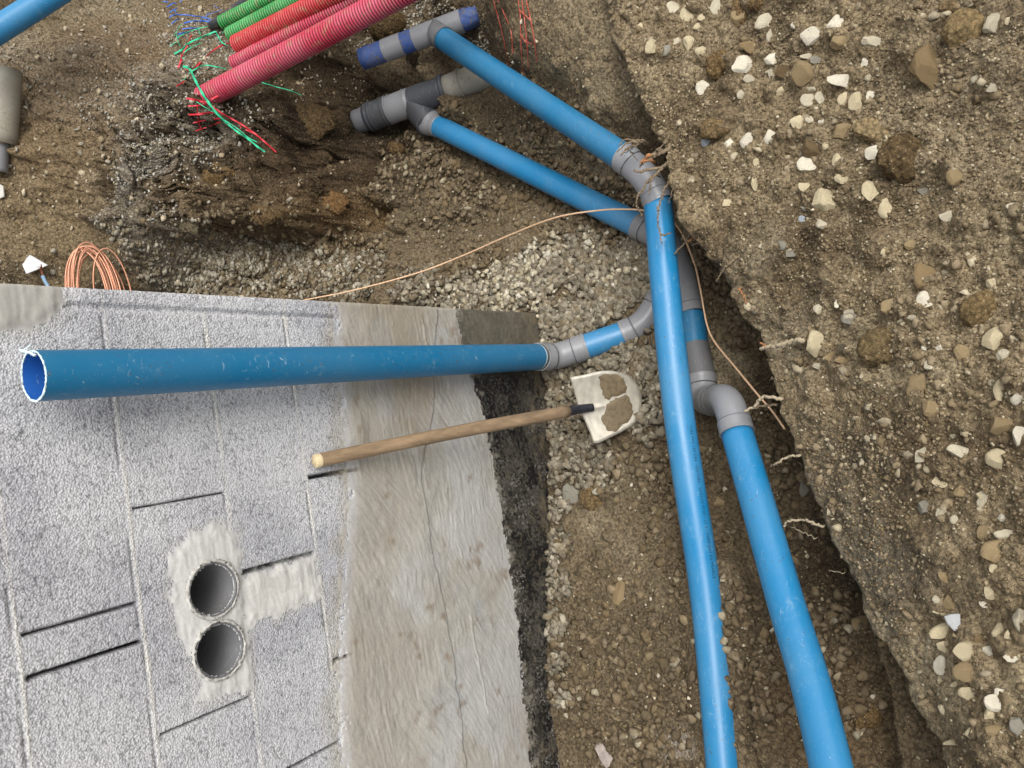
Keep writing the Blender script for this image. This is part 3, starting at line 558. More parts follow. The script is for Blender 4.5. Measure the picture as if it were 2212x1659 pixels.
# branch to the riser joins the lower line
# dark junction on the old pipe
F0, F1 = P(770, 264, 3.87), P(1100, 142, 3.60); ft = unit(F1 - F0); Lf = np.linalg.norm(F1 - F0)
old = empty('old_sewer_pipe', P(900, 215, 3.75)); tag(old, 'old muddy grey sewer pipe with dark rubber junction and couplings under the blue pipes', 'sewer pipe')
def fs(a, b, n=8): return straight(F0 + ft * a * Lf, F0 + ft * b * Lf, n)
sweep_obj('pipe_length', fs(0, .12), .058, M_GREY_D, old, 40, (True, True)); o = sweep_obj('coupling', fs(.08, .235), .068, M_DARK, old, 40, (True, True)); 
for a in (.09, .115, .20): sweep_obj('rib', fs(a, a + .012, 3), .0715, M_DARK, o, 40, (True, True)).location = (0, 0, 0)
o = sweep_obj('collar', fs(.22, .38), .0675, M_GREY, old, 40, (True, True))
for a in (.228, .25, .345): sweep_obj('rib', fs(a, a + .008, 3), .0715, M_GREY, o, 40).location = (0, 0, 0)
o = sweep_obj('junction_body', fs(.355, .605), .067, M_DARK, old, 40, (True, True))
J0 = F0 + ft * .385 * Lf; sweep_obj('junction_branch', straight(J0, b0 - unit(b1 - b0) * .07, 10), .068, M_DARK, old, 40, (True, True))
sweep_obj('rim', straight(b0 - unit(b1 - b0) * .075, b0 - unit(b1 - b0) * .060, 4), .073, M_DARK, old, 40, (True, True))
sweep_obj('rim', fs(.585, .61, 4), .073, M_DARK, old, 40, (True, True))
sweep_obj('pipe_length', fs(.605, 1.0, 10), np.array([.062] * 4 + [.065] * 6), M_GREY_P, old, 40, (True, True)); sweep_obj('rib', fs(.70, .71, 3), .070, M_GREY_P, old, 40, (True, True))
rp = straight(b0 - unit(b1 - b0) * .068, b0 + unit(b1 - b0) * .012, 12); rr = np.interp(np.linspace(0, 1, 12), [0, .45, .62, 1], [.0675, .060, .0535, .0532])
sweep_obj('reducer', rp, rr, M_GREY, low, 48, (True, True))

# --- riser and its branch
ris = empty('riser_pipe', P(1150, 772, 3.0)); tag(ris, 'upright open-topped blue pipe in front of the block wall, grey bends at its foot', 'riser pipe')
r0 = P(72, 812, 1.505); r1 = P(1160, 771, 3.00)
r1 = np.array([r1[0] * .5 + r0[0] * .5 + .01, r1[1], r1[2]]); r0 = P(73, 812, 1.51)
r1 = P(1158, 771, 3.0)
ax = unit(r0 - r1); Vo, Fo = sweep(straight(r1, r0, 40), R, 64); Vi, Fi = sweep(straight(r1, r0 - ax * .0, 40), R - .0022, 64)
link('pipe_body', mesh_py('pipe_body', Vo, Fo), M_BLUE_D, ris, True); link('pipe_inside', mesh_py('pipe_inside', Vi, [f[::-1] for f in Fi]), M_BLUE_IN, ris, True)
ring('cut_rim', r0 + ax * .0006, ax, R - .003, R + .0003, .0009, M_EDGE, ris, 72, .0004)
burr = catmull([P(45, 757, 1.50), P(58, 760, 1.49), P(68, 764, 1.488), P(76, 768, 1.487)], 6); sweep_obj('plastic_burr', burr, .0028, M_EDGE, ris, 8, (True, True), jit=.0008)
sweep_obj('plastic_burr', catmull([P(50, 757, 1.50), P(60, 750, 1.5), P(66, 745, 1.5)], 5), .0012, M_EDGE, ris, 6, (True, True))
sweep_obj('rim', straight(r1 - ax * .001, r1 + ax * .004, 3), R + .0012, M_EDGE, ris, 56)
k1 = P(1268, 748, 3.06); k2 = P(1345, 722, 3.045); k3 = P(1388, 703, 3.03); k4 = P(1430, 640, 3.02)
sweep_obj('bend_neck', straight(r1 - ax * .05, r1 + ax * .0, 5), R - .0035, M_GREY_D, ris, 48)
cB = P(1200, 771, 3.08)
fitting('bend_fitting', np.vstack([straight(r1 - ax * .02, r1 - ax * .028, 3), bend(r1, cB, k1, .05), k1[None] - unit(k1 - cB) * .01, k1[None]]), R, ris, None, .055)
sweep_obj('pipe_length', straight(k1 - unit(k2 - k1) * .01, k2 + unit(k2 - k1) * .01, 8), R, M_BLUE, ris, 48)['label'] = 'short blue pipe length between two grey bends'
fitting('bend_fitting', np.vstack([k2[None], k2[None] + unit(k3 - k2) * .01, bend(k2, k3, k4, .05), straight(k3 + unit(k4 - k3) * .06, k4, 4)]), R, ris, None, .045)

# --- far loose pipes at the upper left of the view
def halfshell(name, a, b, r, th, a0, a1, m, parent, up):
    T = unit(b - a); u = unit(up - T * np.dot(up, T)); s = np.cross(T, u); V = []; F = []; n = 20; L = 8
    for i in range(L):
        p = a + (b - a) * i / (L - 1)
        for rr in (r, r - th):
            for t in np.linspace(a0, a1, n): V.append(p + rr * (math.cos(t) * u + math.sin(t) * s))
    q = 2 * n
    for i in range(L - 1):
        for j in range(n - 1):
            F.append((i * q + j, i * q + j + 1, (i + 1) * q + j + 1, (i + 1) * q + j)); F.append((i * q + n + j + 1, i * q + n + j, (i + 1) * q + n + j, (i + 1) * q + n + j + 1))
        for j in (0, n - 1): F.append((i * q + j, i * q + n + j, (i + 1) * q + n + j, (i + 1) * q + j))
    for i in (0, L - 1):
        for j in range(n - 1): F.append((i * q + j, i * q + j + 1, i * q + n + j + 1, i * q + n + j))
    return link(name, mesh_py(name, V, F), m, parent, True)
g1, _ = G(-60, 120)
tp = empty('cut_blue_pipe', P(60, 40, 3.2)); tag(tp, 'loose cut blue pipe lying on the upper ground in the top left corner', 'pipe')
tA, tB = P(-80, 112, 3.12), P(134, -22, 3.28)
sweep_obj('pipe_body', straight(tA, tB, 20), R, M_BLUE, tp, 56)
Vi, Fi = sweep(straight(tA, tB, 6), R - .003, 48); link('pipe_inside', mesh_py('pipe_inside', Vi, [f[::-1] for f in Fi]), M_BLUE_IN, tp, True)
tt = unit(tB - tA); ring('cut_rim', tB, tt, R - .0035, R + .0005, .0012, M_EDGE, tp)
gp = empty('broken_grey_pipe', P(15, 250, 3.38)); tag(gp, 'broken grey pipe shell with a narrower piece, lying on earth at the left edge', 'pipe')
upv = unit(CC - P(15, 250, 3.4))
halfshell('pipe_shell', P(14, 152, 3.40), P(2, 312, 3.40), .062, .004, -1.7, 1.7, M_GREY_P, gp, upv)
halfshell('pipe_piece', P(-2, 312, 3.40), P(-6, 372, 3.40), .040, .003, -1.6, 1.6, M_GREY, gp, upv)
sweep_obj('cut_rim', straight(P(14, 152, 3.40), P(14, 152, 3.40) + np.array([.001, .001, 0]), 2), .0625, M_EDGE, gp, 30)

# ------------------------------------------------------------------ corrugated conduits
def conduit(label, a, b, r, m, pitch=.0135, amp=.0048, sag=.01, cap=True):
    o = empty('corrugated_conduit', a); tag(o, label, 'conduit', 'corrugated conduits coming out of the bank')
    b = a + (b - a) * 1.35; L = np.linalg.norm(b - a); n = int(L / pitch * 8); t = np.linspace(0, 1, n); path = a[None] * (1 - t[:, None]) + b[None] * t[:, None]; path[:, 2] -= sag * 4 * t * (1 - t)
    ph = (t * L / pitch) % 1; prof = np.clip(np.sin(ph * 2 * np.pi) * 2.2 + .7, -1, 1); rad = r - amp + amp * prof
    t_ = sweep_obj('ribbed_tube', path, rad, m, o, 30, (True, True)); a_ = t_.data.color_attributes.new('col', 'FLOAT_COLOR', 'POINT'); g_ = np.clip((prof + 1) / 2, 0, 1); c4 = np.ones((n, 30, 4), np.float32); c4[:, :, :3] = (.25 + .75 * g_)[:, None, None]; a_.data.foreach_set('color', c4.ravel()); return o  # groove shade is put into the vertex colour, dark between the ribs
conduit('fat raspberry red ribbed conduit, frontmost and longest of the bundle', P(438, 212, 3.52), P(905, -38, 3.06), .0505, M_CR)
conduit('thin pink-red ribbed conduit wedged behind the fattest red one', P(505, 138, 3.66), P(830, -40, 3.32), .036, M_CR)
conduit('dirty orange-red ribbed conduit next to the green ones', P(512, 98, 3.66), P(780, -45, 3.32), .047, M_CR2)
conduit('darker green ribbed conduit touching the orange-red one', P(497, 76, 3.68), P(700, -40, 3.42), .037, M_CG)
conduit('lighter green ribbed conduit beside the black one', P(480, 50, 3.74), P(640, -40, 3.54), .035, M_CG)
bc = empty('black_conduit', P(520, 0, 3.9)); tag(bc, 'smooth dusty black conduit behind the green ribbed conduits', 'conduit'); sweep_obj('tube', straight(P(455, 58, 3.85), P(590, -40, 3.70), 10), .021, M_CK, bc, 24, (True, True))

# ------------------------------------------------------------------ cables
def stranded(name, path, r, m, label, cat, ns=6, pitch=.03, parent=None):
    s = np.concatenate([[0], np.cumsum(np.linalg.norm(np.diff(path, axis=0), axis=1))]); n = max(20, int(s[-1] / .005)); S = np.linspace(0, s[-1], n); Pn = np.stack([np.interp(S, s, path[:, i]) for i in range(3)], 1)
    T, Nn, B = frames(Pn); pr = []
    for k in range(ns):
        a = S / pitch * 2 * np.pi + k * 2 * np.pi / ns; q = Pn + (r * .58) * (np.cos(a)[:, None] * Nn + np.sin(a)[:, None] * B); pr.append(sweep(q, r * .45, 5))
    V, F = join(pr); o = link(name, mesh_py(name, V, F), m, parent, True)
    if label: tag(o, label, cat)
    return o
cp = [P(600, 668, 3.62), P(655, 649, 3.60), P(760, 628, 3.56), P(900, 590, 3.50), P(1000, 552, 3.44), P(1100, 508, 3.30), P(1200, 470, 3.12), P(1290, 455, 3.02), P(1350, 452, 2.92), P(1400, 457, 2.86), P(1460, 485, 2.88), P(1497, 560, 2.86), P(1512, 620, 2.82), P(1527, 700, 2.76)]
stranded('copper_cable', catmull(cp + [P(1545, 740, 2.72), P(1590, 795, 2.62), P(1635, 850, 2.50), P(1668, 888, 2.42), P(1695, 926, 2.31)], 8), .0036, M_ROPE, 'thin stranded bare cable running from behind the wall to the near bank', 'cable')
# coil standing behind the wall
coil = empty('copper_coil', P(200, 585, 3.5)); tag(coil, 'coil of bare copper wire standing behind the corner of the block wall', 'wire coil')
cc = P(205, 640, 3.38); ex = unit(P(265, 650, 3.42) - cc); ez = unit(P(190, 530, 3.38) - cc); en = np.cross(ex, ez); parts = []
for k in range(13):
    rx = .084 + .012 * random.uniform(-1, 1); rz = .215 + .018 * random.uniform(-1, 1); off = ex * random.uniform(-.03, .04) + en * (k - 6) * .008 + ez * random.uniform(-.012, .012)
    if k == 12: off = ex * .075; rx = .075; rz = .22
    a = np.linspace(0, 2 * np.pi, 90); pth = cc + off + rx * np.cos(a)[:, None] * ex + rz * np.sin(a)[:, None] * ez + .02 * np.sin(a + k)[:, None] * en
    parts.append(sweep(pth, .0037, 7))
V, F = join(parts); link('wire_turns', mesh_py('wire_turns', V, F), M_COPPER, coil, True)
# cable end with bare strands, and a plate of broken tile
ce = empty('cable_end', P(95, 600, 3.4)); tag(ce, 'blue cable end with frayed brown copper strands, behind the wall by the white shard', 'cable')
sweep_obj('sheath', catmull([P(106, 622, 3.36), P(98, 608, 3.36), P(92, 596, 3.36)], 4), .0075, simple('blue_sheath', lin(120, 150, 175), .5), ce, 12, (True, True))
pr = [sweep(catmull([P(94, 600, 3.36), P(90 + random.uniform(-2, 2), 588, 3.36), P(86 + random.uniform(-6, 6), 573 + random.uniform(-3, 5), 3.35)], 4), .0012, 5) for _ in range(9)]
V, F = join(pr); link('strands', mesh_py('strands', V, F), M_COPPER_D, ce, True)
def slab(name, pts3, th, m, parent=None, jit=.0):
    pts3 = [np.array(p) for p in pts3]; c = sum(pts3) / len(pts3); nrm = unit(np.cross(pts3[1] - pts3[0], pts3[2] - pts3[0])); nrm = nrm if np.dot(nrm, CC - c) > 0 else -nrm
    n = len(pts3); V = [p + nrm * th * .5 for p in pts3] + [p - nrm * th * .5 for p in pts3]; F = [tuple(range(n)), tuple(range(2 * n - 1, n - 1, -1))] + [(i, (i + 1) % n, n + (i + 1) % n, n + i) for i in range(n)]
    bm = bmesh.new(); bm.from_mesh(mesh_py('t', V, F)); bmesh.ops.recalc_face_normals(bm, faces=bm.faces); bmesh.ops.bevel(bm, geom=bm.edges, offset=th * .2, segments=2, affect='EDGES'); me = bpy.data.meshes.new(name); bm.to_mesh(me); bm.free(); return link(name, me, m, parent)
t = slab('white_shard', [P(45, 553, 3.44), P(66, 551, 3.43), P(104, 573, 3.42), P(58, 592, 3.42), P(50, 575, 3.43)], .008, simple('marbled_white', lin(196, 196, 194), .4, 0, .12, 25)); tag(t, 'smooth white triangular shard lying on the earth beside the cable end', 'shard')
t = slab('white_shard', [P(-6, 395, 3.40), P(8, 402, 3.40), P(10, 425, 3.40), P(-6, 432, 3.40)], .008, simple('pale_shard', lin(180, 176, 168), .5, 0, .12, 25)); tag(t, 'small pale shard cut by the left edge, near the broken grey pipe', 'shard')
wo = G(1310, 1635)[1] - .02
t = slab('wood_offcut', [P(1284, 1612, wo), P(1300, 1604, wo), P(1318, 1628, wo), P(1345, 1668, wo), P(1322, 1676, wo), P(1296, 1640, wo)], .02, simple('weathered_wood', lin(150, 138, 130), .8, 0, .3, 50, .6, .002)); tag(t, 'weathered greyish pink offcut lying on the trench soil at the bottom edge', 'offcut')

# ------------------------------------------------------------------ ribbons of buried warning mesh
def ribbon(pl, wdt, tw=0., th=.0007):
    path = catmull(pl, 7); T, Nn, B = frames(path); n = len(path); V = []; F = []
    for i in range(n):
        v = CC - path[i]; v = unit(v - T[i] * np.dot(v, T[i])); s = np.cross(T[i], v); a = tw * math.sin(i * .45); s2 = math.cos(a) * s + math.sin(a) * v; v2 = np.cross(s2, T[i])
        wi = wdt * (1 if 0 < i < n - 1 else .4)
        for e, f in ((-1, 1), (1, 1), (1, -1), (-1, -1)): V.append(path[i] + s2 * e * wi / 2 + v2 * f * th)
    for i in range(n - 1):
        for j in range(4): F.append((i * 4 + j, i * 4 + (j + 1) % 4, (i + 1) * 4 + (j + 1) % 4, (i + 1) * 4 + j))
    return V, F
def zp(x, y): return (600 + x * 1.26 / 2 * 1.0) if False else (329.2 + x * .34576, y * .34576)      # reading from a close-up of the net
def GP(x, y, off=.012):
    q, d = G(x, y); return P(x, y, d - off - .01)
def net(label, lines, m, wdt=.010, off=.015, zoomed=True, name='warning_net', dd=None):
    root = None
    for L in lines:
        w_ = wdt; pl = L
        if isinstance(L[0], (int, float)): w_ = L[0]; pl = L[1]
        q = [zp(*a[:2]) if zoomed else a[:2] for a in pl]; pp = [GP(x, y, off) if dd is None else P(x, y, dd) for x, y in q]
        if root is None: root = empty(name, pp[0]); tag(root, label, 'warning net')
        V, F = ribbon(pp, w_ * .68, .9); link('strip', mesh_py('strip', V, F), m, root)
    return root
net('blue torn strips of warning net on the soil beside the black conduit', [[(65, 10), (100, 12)], [(90, 45), (130, 20), (150, 25)], [(105, 78), (135, 60), (155, 50)], (.009, [(105, 110), (130, 95), (170, 92), (225, 94)]), [(225, 94), (260, 100), (320, 108), (370, 125)], [(120, 148), (145, 128), (175, 116)], (.011, [(195, 145), (250, 133), (330, 132), (372, 138)]), [(185, 182), (240, 175), (290, 178)], (.009, [(155, 218), (190, 205), (230, 203)]), (.004, [(335, 95), (380, 80), (440, 62)]), (.004, [(320, 118), (340, 98), (350, 80)]), (.004, [(300, 140), (310, 110)]), [(140, 60), (150, 85)], (.006, [(170, 15), (185, 2)]), (.003, [(380, 30), (400, 45), (418, 52)])], M_RB, .008)
net('green strips of warning net lying over the gravel at the conduit ends', [(.006, [(150, 240), (190, 215), (250, 190), (330, 168), (385, 162)]), (.013, [(135, 338), (180, 312), (230, 268), (290, 240), (350, 215), (395, 195)]), (.006, [(195, 330), (240, 298), (310, 265)]), (.010, [(395, 195), (412, 230), (435, 265), (460, 280)]), (.005, [(430, 200), (465, 205), (490, 240), (498, 290)]), (.004, [(135, 225), (150, 200), (180, 150)]), (.004, [(150, 215), (160, 260), (175, 290)]), (.004, [(105, 290), (150, 262)]), (.006, [(530, 325), (545, 360), (555, 385)]), (.005, [(285, 165), (300, 220)]), (.006, [(185, 365), (203, 360)])], M_RG)
net('long green strip trailing down across the red conduit and the dark clay', [(.018, [(190, 415), (215, 420), (240, 440)]), (.016, [(235, 430), (270, 505), (310, 580), (350, 640), (400, 705), (470, 775)]), (.012, [(470, 775), (540, 830), (600, 870), (655, 915), (705, 950)]), (.008, [(225, 465), (270, 430), (330, 408), (400, 418), (460, 432)]), (.006, [(450, 750), (540, 810), (600, 860), (655, 888)]), (.005, [(275, 635), (320, 665), (380, 700)]), (.004, [(185, 505), (235, 468)])], M_RG, .01, .055)
net('thin green strip on the dark clay under the conduits', [(.006, [(640, 502), (700, 520), (780, 545), (860, 565), (932, 595)])], M_RG)
net('red strips of warning net fanned out below the fattest conduit', [(.014, [(212, 615), (250, 620), (300, 632), (340, 640)]), (.010, [(220, 662), (280, 660), (345, 648)]), (.013, [(225, 718), (300, 712), (380, 702)]), (.010, [(252, 768), (330, 752), (425, 740)]), (.008, [(268, 818), (340, 795), (425, 762)]), (.006, [(280, 655), (282, 700), (290, 760), (302, 800)]), (.012, [(365, 622), (410, 600), (465, 592)]), (.010, [(355, 650), (430, 705), (500, 745), (570, 785), (640, 835), (700, 885), (775, 952)]), (.008, [(580, 810), (640, 835)]), (.008, [(555, 770), (553, 800)])], M_RR, .01, .03)
net('red strip curving over the gravel beside the conduit ends', [(.010, [(490, 266), (430, 285), (380, 315), (330, 360), (280, 410), (240, 455), (190, 515), (150, 538)]), (.013, [(185, 335), (178, 380), (160, 425)]), (.007, [(245, 215), (215, 290), (190, 330)]), (.006, [(200, 432), (240, 440)])], M_RR)
def zq(x, y): return (658.3 + x * .3637, y * .3637)
net('dusty red strands hanging down the far trench side', [[zq(1120, 0), zq(1150, 110), (1185 * .3637 + 658.3, 250 * .3637), zq(1215, 410)], [zq(1145, 0), zq(1180, 70), zq(1225, 190), zq(1235, 320)], [zq(1268, 0), zq(1280, 100), zq(1285, 280), zq(1300, 460)], [zq(1290, 0), zq(1305, 120), zq(1320, 260), zq(1328, 410)], [zq(1315, 0), zq(1340, 110), zq(1362, 230), zq(1378, 370)], [zq(1275, 60), zq(1340, 120)], [zq(1280, 200), zq(1310, 245), zq(1350, 260)]], M_RR2, .006, .008, False)

# ------------------------------------------------------------------ shovel
sh = empty('shovel', P(1310, 880, 3.03)); tag(sh, 'round-point shovel with worn wooden handle leaning on the wall, wet mud on its blade', 'shovel')
h0 = PY(682, 996, -.03); h1 = P(1225, 889, 2.84); hv = unit(h1 - h0)
hp = straight(h0, h1, 30); bow = np.sin(np.linspace(0, np.pi, 30)) * .004; hp += np.outer(bow, CR[:, 1])
M_H = simple('handle_wood', lin(136, 114, 88), .75, 0, .42, 45, .6, .001, (1, 1, .1))
sweep_obj('handle', hp, np.linspace(.0195, .0225, 30), M_H, sh, 24, (False, True))
sweep_obj('handle_end', np.array([h0 + hv * .012, h0, h0 - hv * .004, h0 - hv * .005]), np.array([.0197, .0196, .016, .0001]), M_WOODEND, sh, 24)
sk1 = P(1280, 880, 2.885)
sweep_obj('socket', catmull([h1 - hv * .012, h1, P(1250, 884, 2.865), sk1], 6), np.linspace(.0215, .015, 19), M_SOCK, sh, 24, (True, True))
# blade outline in the photo: two shoulders, round tip; dished plate with a central spine
O2 = [(1230, 815), (1262, 809), (1300, 801), (1335, 803), (1362, 815), (1380, 836), (1387, 862), (1384, 892), (1372, 914), (1345, 931), (1318, 944), (1285, 957), (1275, 936), (1262, 905), (1250, 880), (1242, 850)]
c2 = np.array([1310., 876.]); V = [None]; nr = 10
q0, q1, q2 = P(1236, 817, 2.88), P(1280, 950, 2.89), P(1388, 866, 2.90); pn = unit(np.cross(q1 - q0, q2 - q0)); pn = pn if np.dot(pn, CC - q0) > 0 else -pn
def onpl(x, y):
    D = CR @ np.array([(x - 1106) / FL, (829.5 - y) / FL, -1.]); return CC + np.dot(q0 - CC, pn) / np.dot(D, pn) * D
axp = onpl(1262, 884); axq = onpl(1388, 866); bx_ = unit(axq - axp); by_ = np.cross(pn, bx_)
def dish(p):
    u = np.dot(p - axp, bx_) / np.linalg.norm(axq - axp); v = np.dot(p - axp, by_); sp = .006 * math.exp(-(v / .008) ** 2) * max(0, 1 - max(u, 0) / .75) if u < .75 else 0
    return p + pn * (v * v * 1.1 - .006 + sp + (.0 if u > 0 else 0))
N_ = 16 * 6; OL = catmull([(*a, 0) for a in O2] + [(*O2[0], 0)], 6)[:-1, :2]; n = len(OL); BV = [dish(onpl(*c2))]; 
for k in range(1, nr + 1):
    for a in OL: q = c2 + (a - c2) * k / nr; BV.append(dish(onpl(*q)))
BF = [(0, 1 + j, 1 + (j + 1) % n) for j in range(n)] + [(1 + (k - 1) * n + j, 1 + k * n + j, 1 + k * n + (j + 1) % n, 1 + (k - 1) * n + (j + 1) % n) for k in range(1, nr) for j in range(n)]
m_ = len(BV); BV2 = [p - pn * .0025 for p in BV]; BF2 = [tuple(i + m_ for i in f[::-1]) for f in BF]; e0 = 1 + (nr - 1) * n
BFE = [(e0 + j, e0 + m_ + j, e0 + m_ + (j + 1) % n, e0 + (j + 1) % n) for j in range(n)]
link('blade', mesh_py('blade', BV + BV2, BF + BF2 + BFE), M_STEEL, sh, True)
for OM in ([(1290, 812), (1318, 808), (1345, 815), (1352, 832), (1353, 848), (1330, 855), (1312, 862), (1302, 850), (1297, 832)], [(1318, 866), (1340, 858), (1356, 854), (1364, 872), (1368, 892), (1352, 914), (1325, 932), (1308, 924), (1300, 906), (1308, 884)]):
    OL2 = catmull([(*a, 0) for a in OM] + [(*OM[0], 0)], 5)[:-1, :2] + rng.normal(0, .8, (len(OM) * 5, 2)) + np.stack([1.6 * np.sin(np.arange(len(OM) * 5) * .9), 1.4 * np.cos(np.arange(len(OM) * 5) * 1.3)], 1); c3 = OL2.mean(0); n = len(OL2); VV = [dish(onpl(*c3)) + pn * .004]
    for k, hh in ((.4, .004), (.75, .0035), (.92, .0022), (1., .0003)):
        for a in OL2: VV.append(dish(onpl(*(c3 + (a - c3) * k))) + pn * (hh + .0006))
    FF = [(0, 1 + j, 1 + (j + 1) % n) for j in range(n)] + [(1 + k * n + j, 1 + (k + 1) * n + j, 1 + (k + 1) * n + (j + 1) % n, 1 + k * n + (j + 1) % n) for k in range(3) for j in range(n)]
    link('mud_layer', mesh_py('mud_layer', VV, FF), M_MUD, sh, True)

# ------------------------------------------------------------------ roots
def root_thing(label, specs, loc=None, mats=None):
    r = empty('root', specs[0][0][0]); tag(r, label, 'root')
    for pl, r0_, r1_, m in specs:
        p = catmull(pl, 8); p[1:-1] += rng.normal(0, .0018, p[1:-1].shape); p = np.vstack([p[0] - CR[:, 2] * .03 + CR[:, 0] * .02, p]); sweep_obj('root_strand', p, np.linspace(r0_, r1_, len(p)) * .72, m, r, 8, (True, True), jit=.0004)
    return r
def z4(x, y, d): return P(1289.2 + x * .18187, 301.7 + y * .18187, d)
root_thing('tangle of torn brown roots sticking out of the bank over the grey bend', [
 ([z4(760, 130, 2.60), z4(640, 200, 2.60), z4(560, 260, 2.61), z4(505, 330, 2.62)], .012, .003, M_ROOT), ([z4(850, 110, 2.59), z4(700, 190, 2.6), z4(600, 250, 2.6)], .011, .005, M_ROOT), ([z4(620, 180, 2.59), z4(570, 230, 2.6), z4(510, 270, 2.6)], .009, .003, M_ROOTC), ([z4(640, 240, 2.6), z4(580, 250, 2.6), z4(520, 280, 2.6)], .007, .002, M_ROOTC), ([z4(610, 200, 2.6), z4(590, 170, 2.6)], .006, .002, M_ROOTC),
 ([z4(560, 20, 2.62), z4(430, 10, 2.64), z4(330, 0, 2.65), z4(250, 80, 2.66)], .006, .002, M_ROOT), ([z4(560, 20, 2.62), z4(450, 60, 2.64), z4(350, 110, 2.65), z4(285, 190, 2.66)], .007, .003, M_ROOT), ([z4(480, 30, 2.62), z4(340, 50, 2.64), z4(240, 150, 2.66)], .006, .002, M_ROOT), ([z4(540, 0, 2.6), z4(460, 70, 2.62), z4(400, 110, 2.64), z4(340, 155, 2.65)], .005, .002, M_ROOT),
 ([z4(980, 200, 2.57), z4(850, 270, 2.58), z4(730, 340, 2.6), z4(600, 355, 2.6), z4(530, 380, 2.6), z4(435, 365, 2.61)], .009, .005, M_ROOT), ([z4(1000, 260, 2.57), z4(900, 290, 2.58), z4(820, 300, 2.59), z4(730, 380, 2.6), z4(640, 460, 2.61), z4(580, 520, 2.62), z4(540, 610, 2.63), z4(480, 680, 2.64), z4(480, 790, 2.65), z4(515, 860, 2.66), z4(540, 915, 2.67)], .007, .003, M_ROOT), ([z4(700, 410, 2.6), z4(650, 480, 2.61), z4(625, 580, 2.62), z4(632, 645, 2.62)], .005, .002, M_ROOT),
 ([z4(980, 330, 2.57), z4(900, 450, 2.57), z4(810, 570, 2.58), z4(770, 690, 2.59), z4(735, 800, 2.59), z4(725, 900, 2.59), z4(735, 1020, 2.59), z4(755, 1120, 2.58), z4(775, 1230, 2.57)], .006, .0025, M_ROOT), ([z4(755, 1120, 2.58), z4(830, 1125, 2.57), z4(890, 1105, 2.57)], .0035, .002, M_ROOT), ([z4(990, 340, 2.56), z4(960, 470, 2.56), z4(900, 600, 2.56), z4(860, 750, 2.57)], .003, .0012, M_ROOT), ([z4(905, 650, 2.56), z4(950, 780, 2.57), z4(1000, 880, 2.58)], .002, .001, M_ROOT), ([z4(700, 130, 2.58), z4(780, 60, 2.57), z4(860, -40, 2.56)], .004, .002, M_ROOT), ([z4(380, 130, 2.68), z4(440, 190, 2.68), z4(490, 260, 2.67)], .002, .001, M_ROOT)])
root_thing('thin crooked root beside the dark lower pipe', [([z4(1130, 1100, 2.6), z4(1080, 1150, 2.61), z4(1040, 1230, 2.62), z4(970, 1300, 2.63), z4(920, 1360, 2.63)], .0055, .003, M_ROOT), ([z4(1075, 1040, 2.6), z4(1030, 1090, 2.62), z4(1000, 1120, 2.62)], .003, .0015, M_ROOT)])
root_thing('short pale root curling from the bank edge below the root tangle', [([z4(1330, 1330, 2.5), z4(1270, 1260, 2.53), z4(1200, 1230, 2.56), z4(1135, 1255, 2.58)], .006, .003, M_ROOT), ([z4(1180, 1170, 2.55), z4(1130, 1185, 2.55), z4(1085, 1195, 2.55)], .006, .004, M_ROOTC)])
def z6(x, y, d): return P(1261.8 + x * .33066, 548.6 + y * .33066, d)
root_thing('slender grey root lying down the bank face, right of the lower pipe', [([z6(1000, 20, 2.40), z6(940, 70, 2.42), z6(905, 110, 2.44), z6(865, 182, 2.47)], .0055, .0025, M_ROOT), ([z6(940, 60, 2.42), z6(925, 40, 2.42), z6(905, 35, 2.42)], .003, .0015, M_ROOT)])
root_thing('thin reddish root on the bank face', [([z6(1010, 225, 2.37), z6(1040, 270, 2.36), z6(1062, 325, 2.35)], .004, .003, M_ROOTC), ([z6(1110, 355, 2.33), z6(1070, 375, 2.35), z6(1028, 400, 2.38)], .006, .003, M_ROOT)])
root_thing('pale dusty root ending in a cream stone above the bank edge', [([z6(1420, 565, 2.18), z6(1340, 580, 2.21), z6(1250, 600, 2.25), z6(1190, 610, 2.28), z6(1150, 625, 2.30)], .0105, .007, M_ROOTP), ([z6(1190, 610, 2.28), z6(1150, 580, 2.3)], .006, .004, M_ROOTC)])
root_thing('forked crooked root crossing the cable beside the grey bend', [([z6(1280, 945, 2.28), z6(1200, 935, 2.31), z6(1150, 950, 2.33), z6(1120, 990, 2.34), z6(1050, 1028, 2.36)], .0075, .0055, M_ROOTP), ([z6(1245, 985, 2.32), z6(1180, 990, 2.36), z6(1110, 1005, 2.36)], .005, .004, M_ROOT)])
root_thing('small pale root with a reddish tip over the trench gap', [([z6(1400, 1318, 2.18), z6(1330, 1330, 2.20), z6(1280, 1355, 2.22), z6(1238, 1380, 2.24)], .005, .0035, M_ROOTP), ([z6(1255, 820, 2.25), z6(1225, 810, 2.28), z6(1210, 830, 2.3)], .002, .001, M_ROOT)])
def z8(x, y, d): return P(1316.7 + x * .4048, 1042.3 + y * .4048, d)
root_thing('pale curved root poking out beside the rising blue pipe', [([z8(1140, 235, 2.13), z8(1085, 215, 2.15), z8(1040, 200, 2.17), z8(960, 205, 2.2), z8(930, 232, 2.22)], .0048, .0042, M_ROOTP)])
root_thing('hair-thin root beside the rising blue pipe, under the curved pale one', [([z8(1100, 298, 2.18), z8(1040, 270, 2.2), z8(968, 235, 2.22)], .0022, .0012, M_ROOTP), ([z8(1250, 485, 2.05), z8(1210, 475, 2.08), z8(1170, 470, 2.1)], .0016, .001, M_ROOTP)])

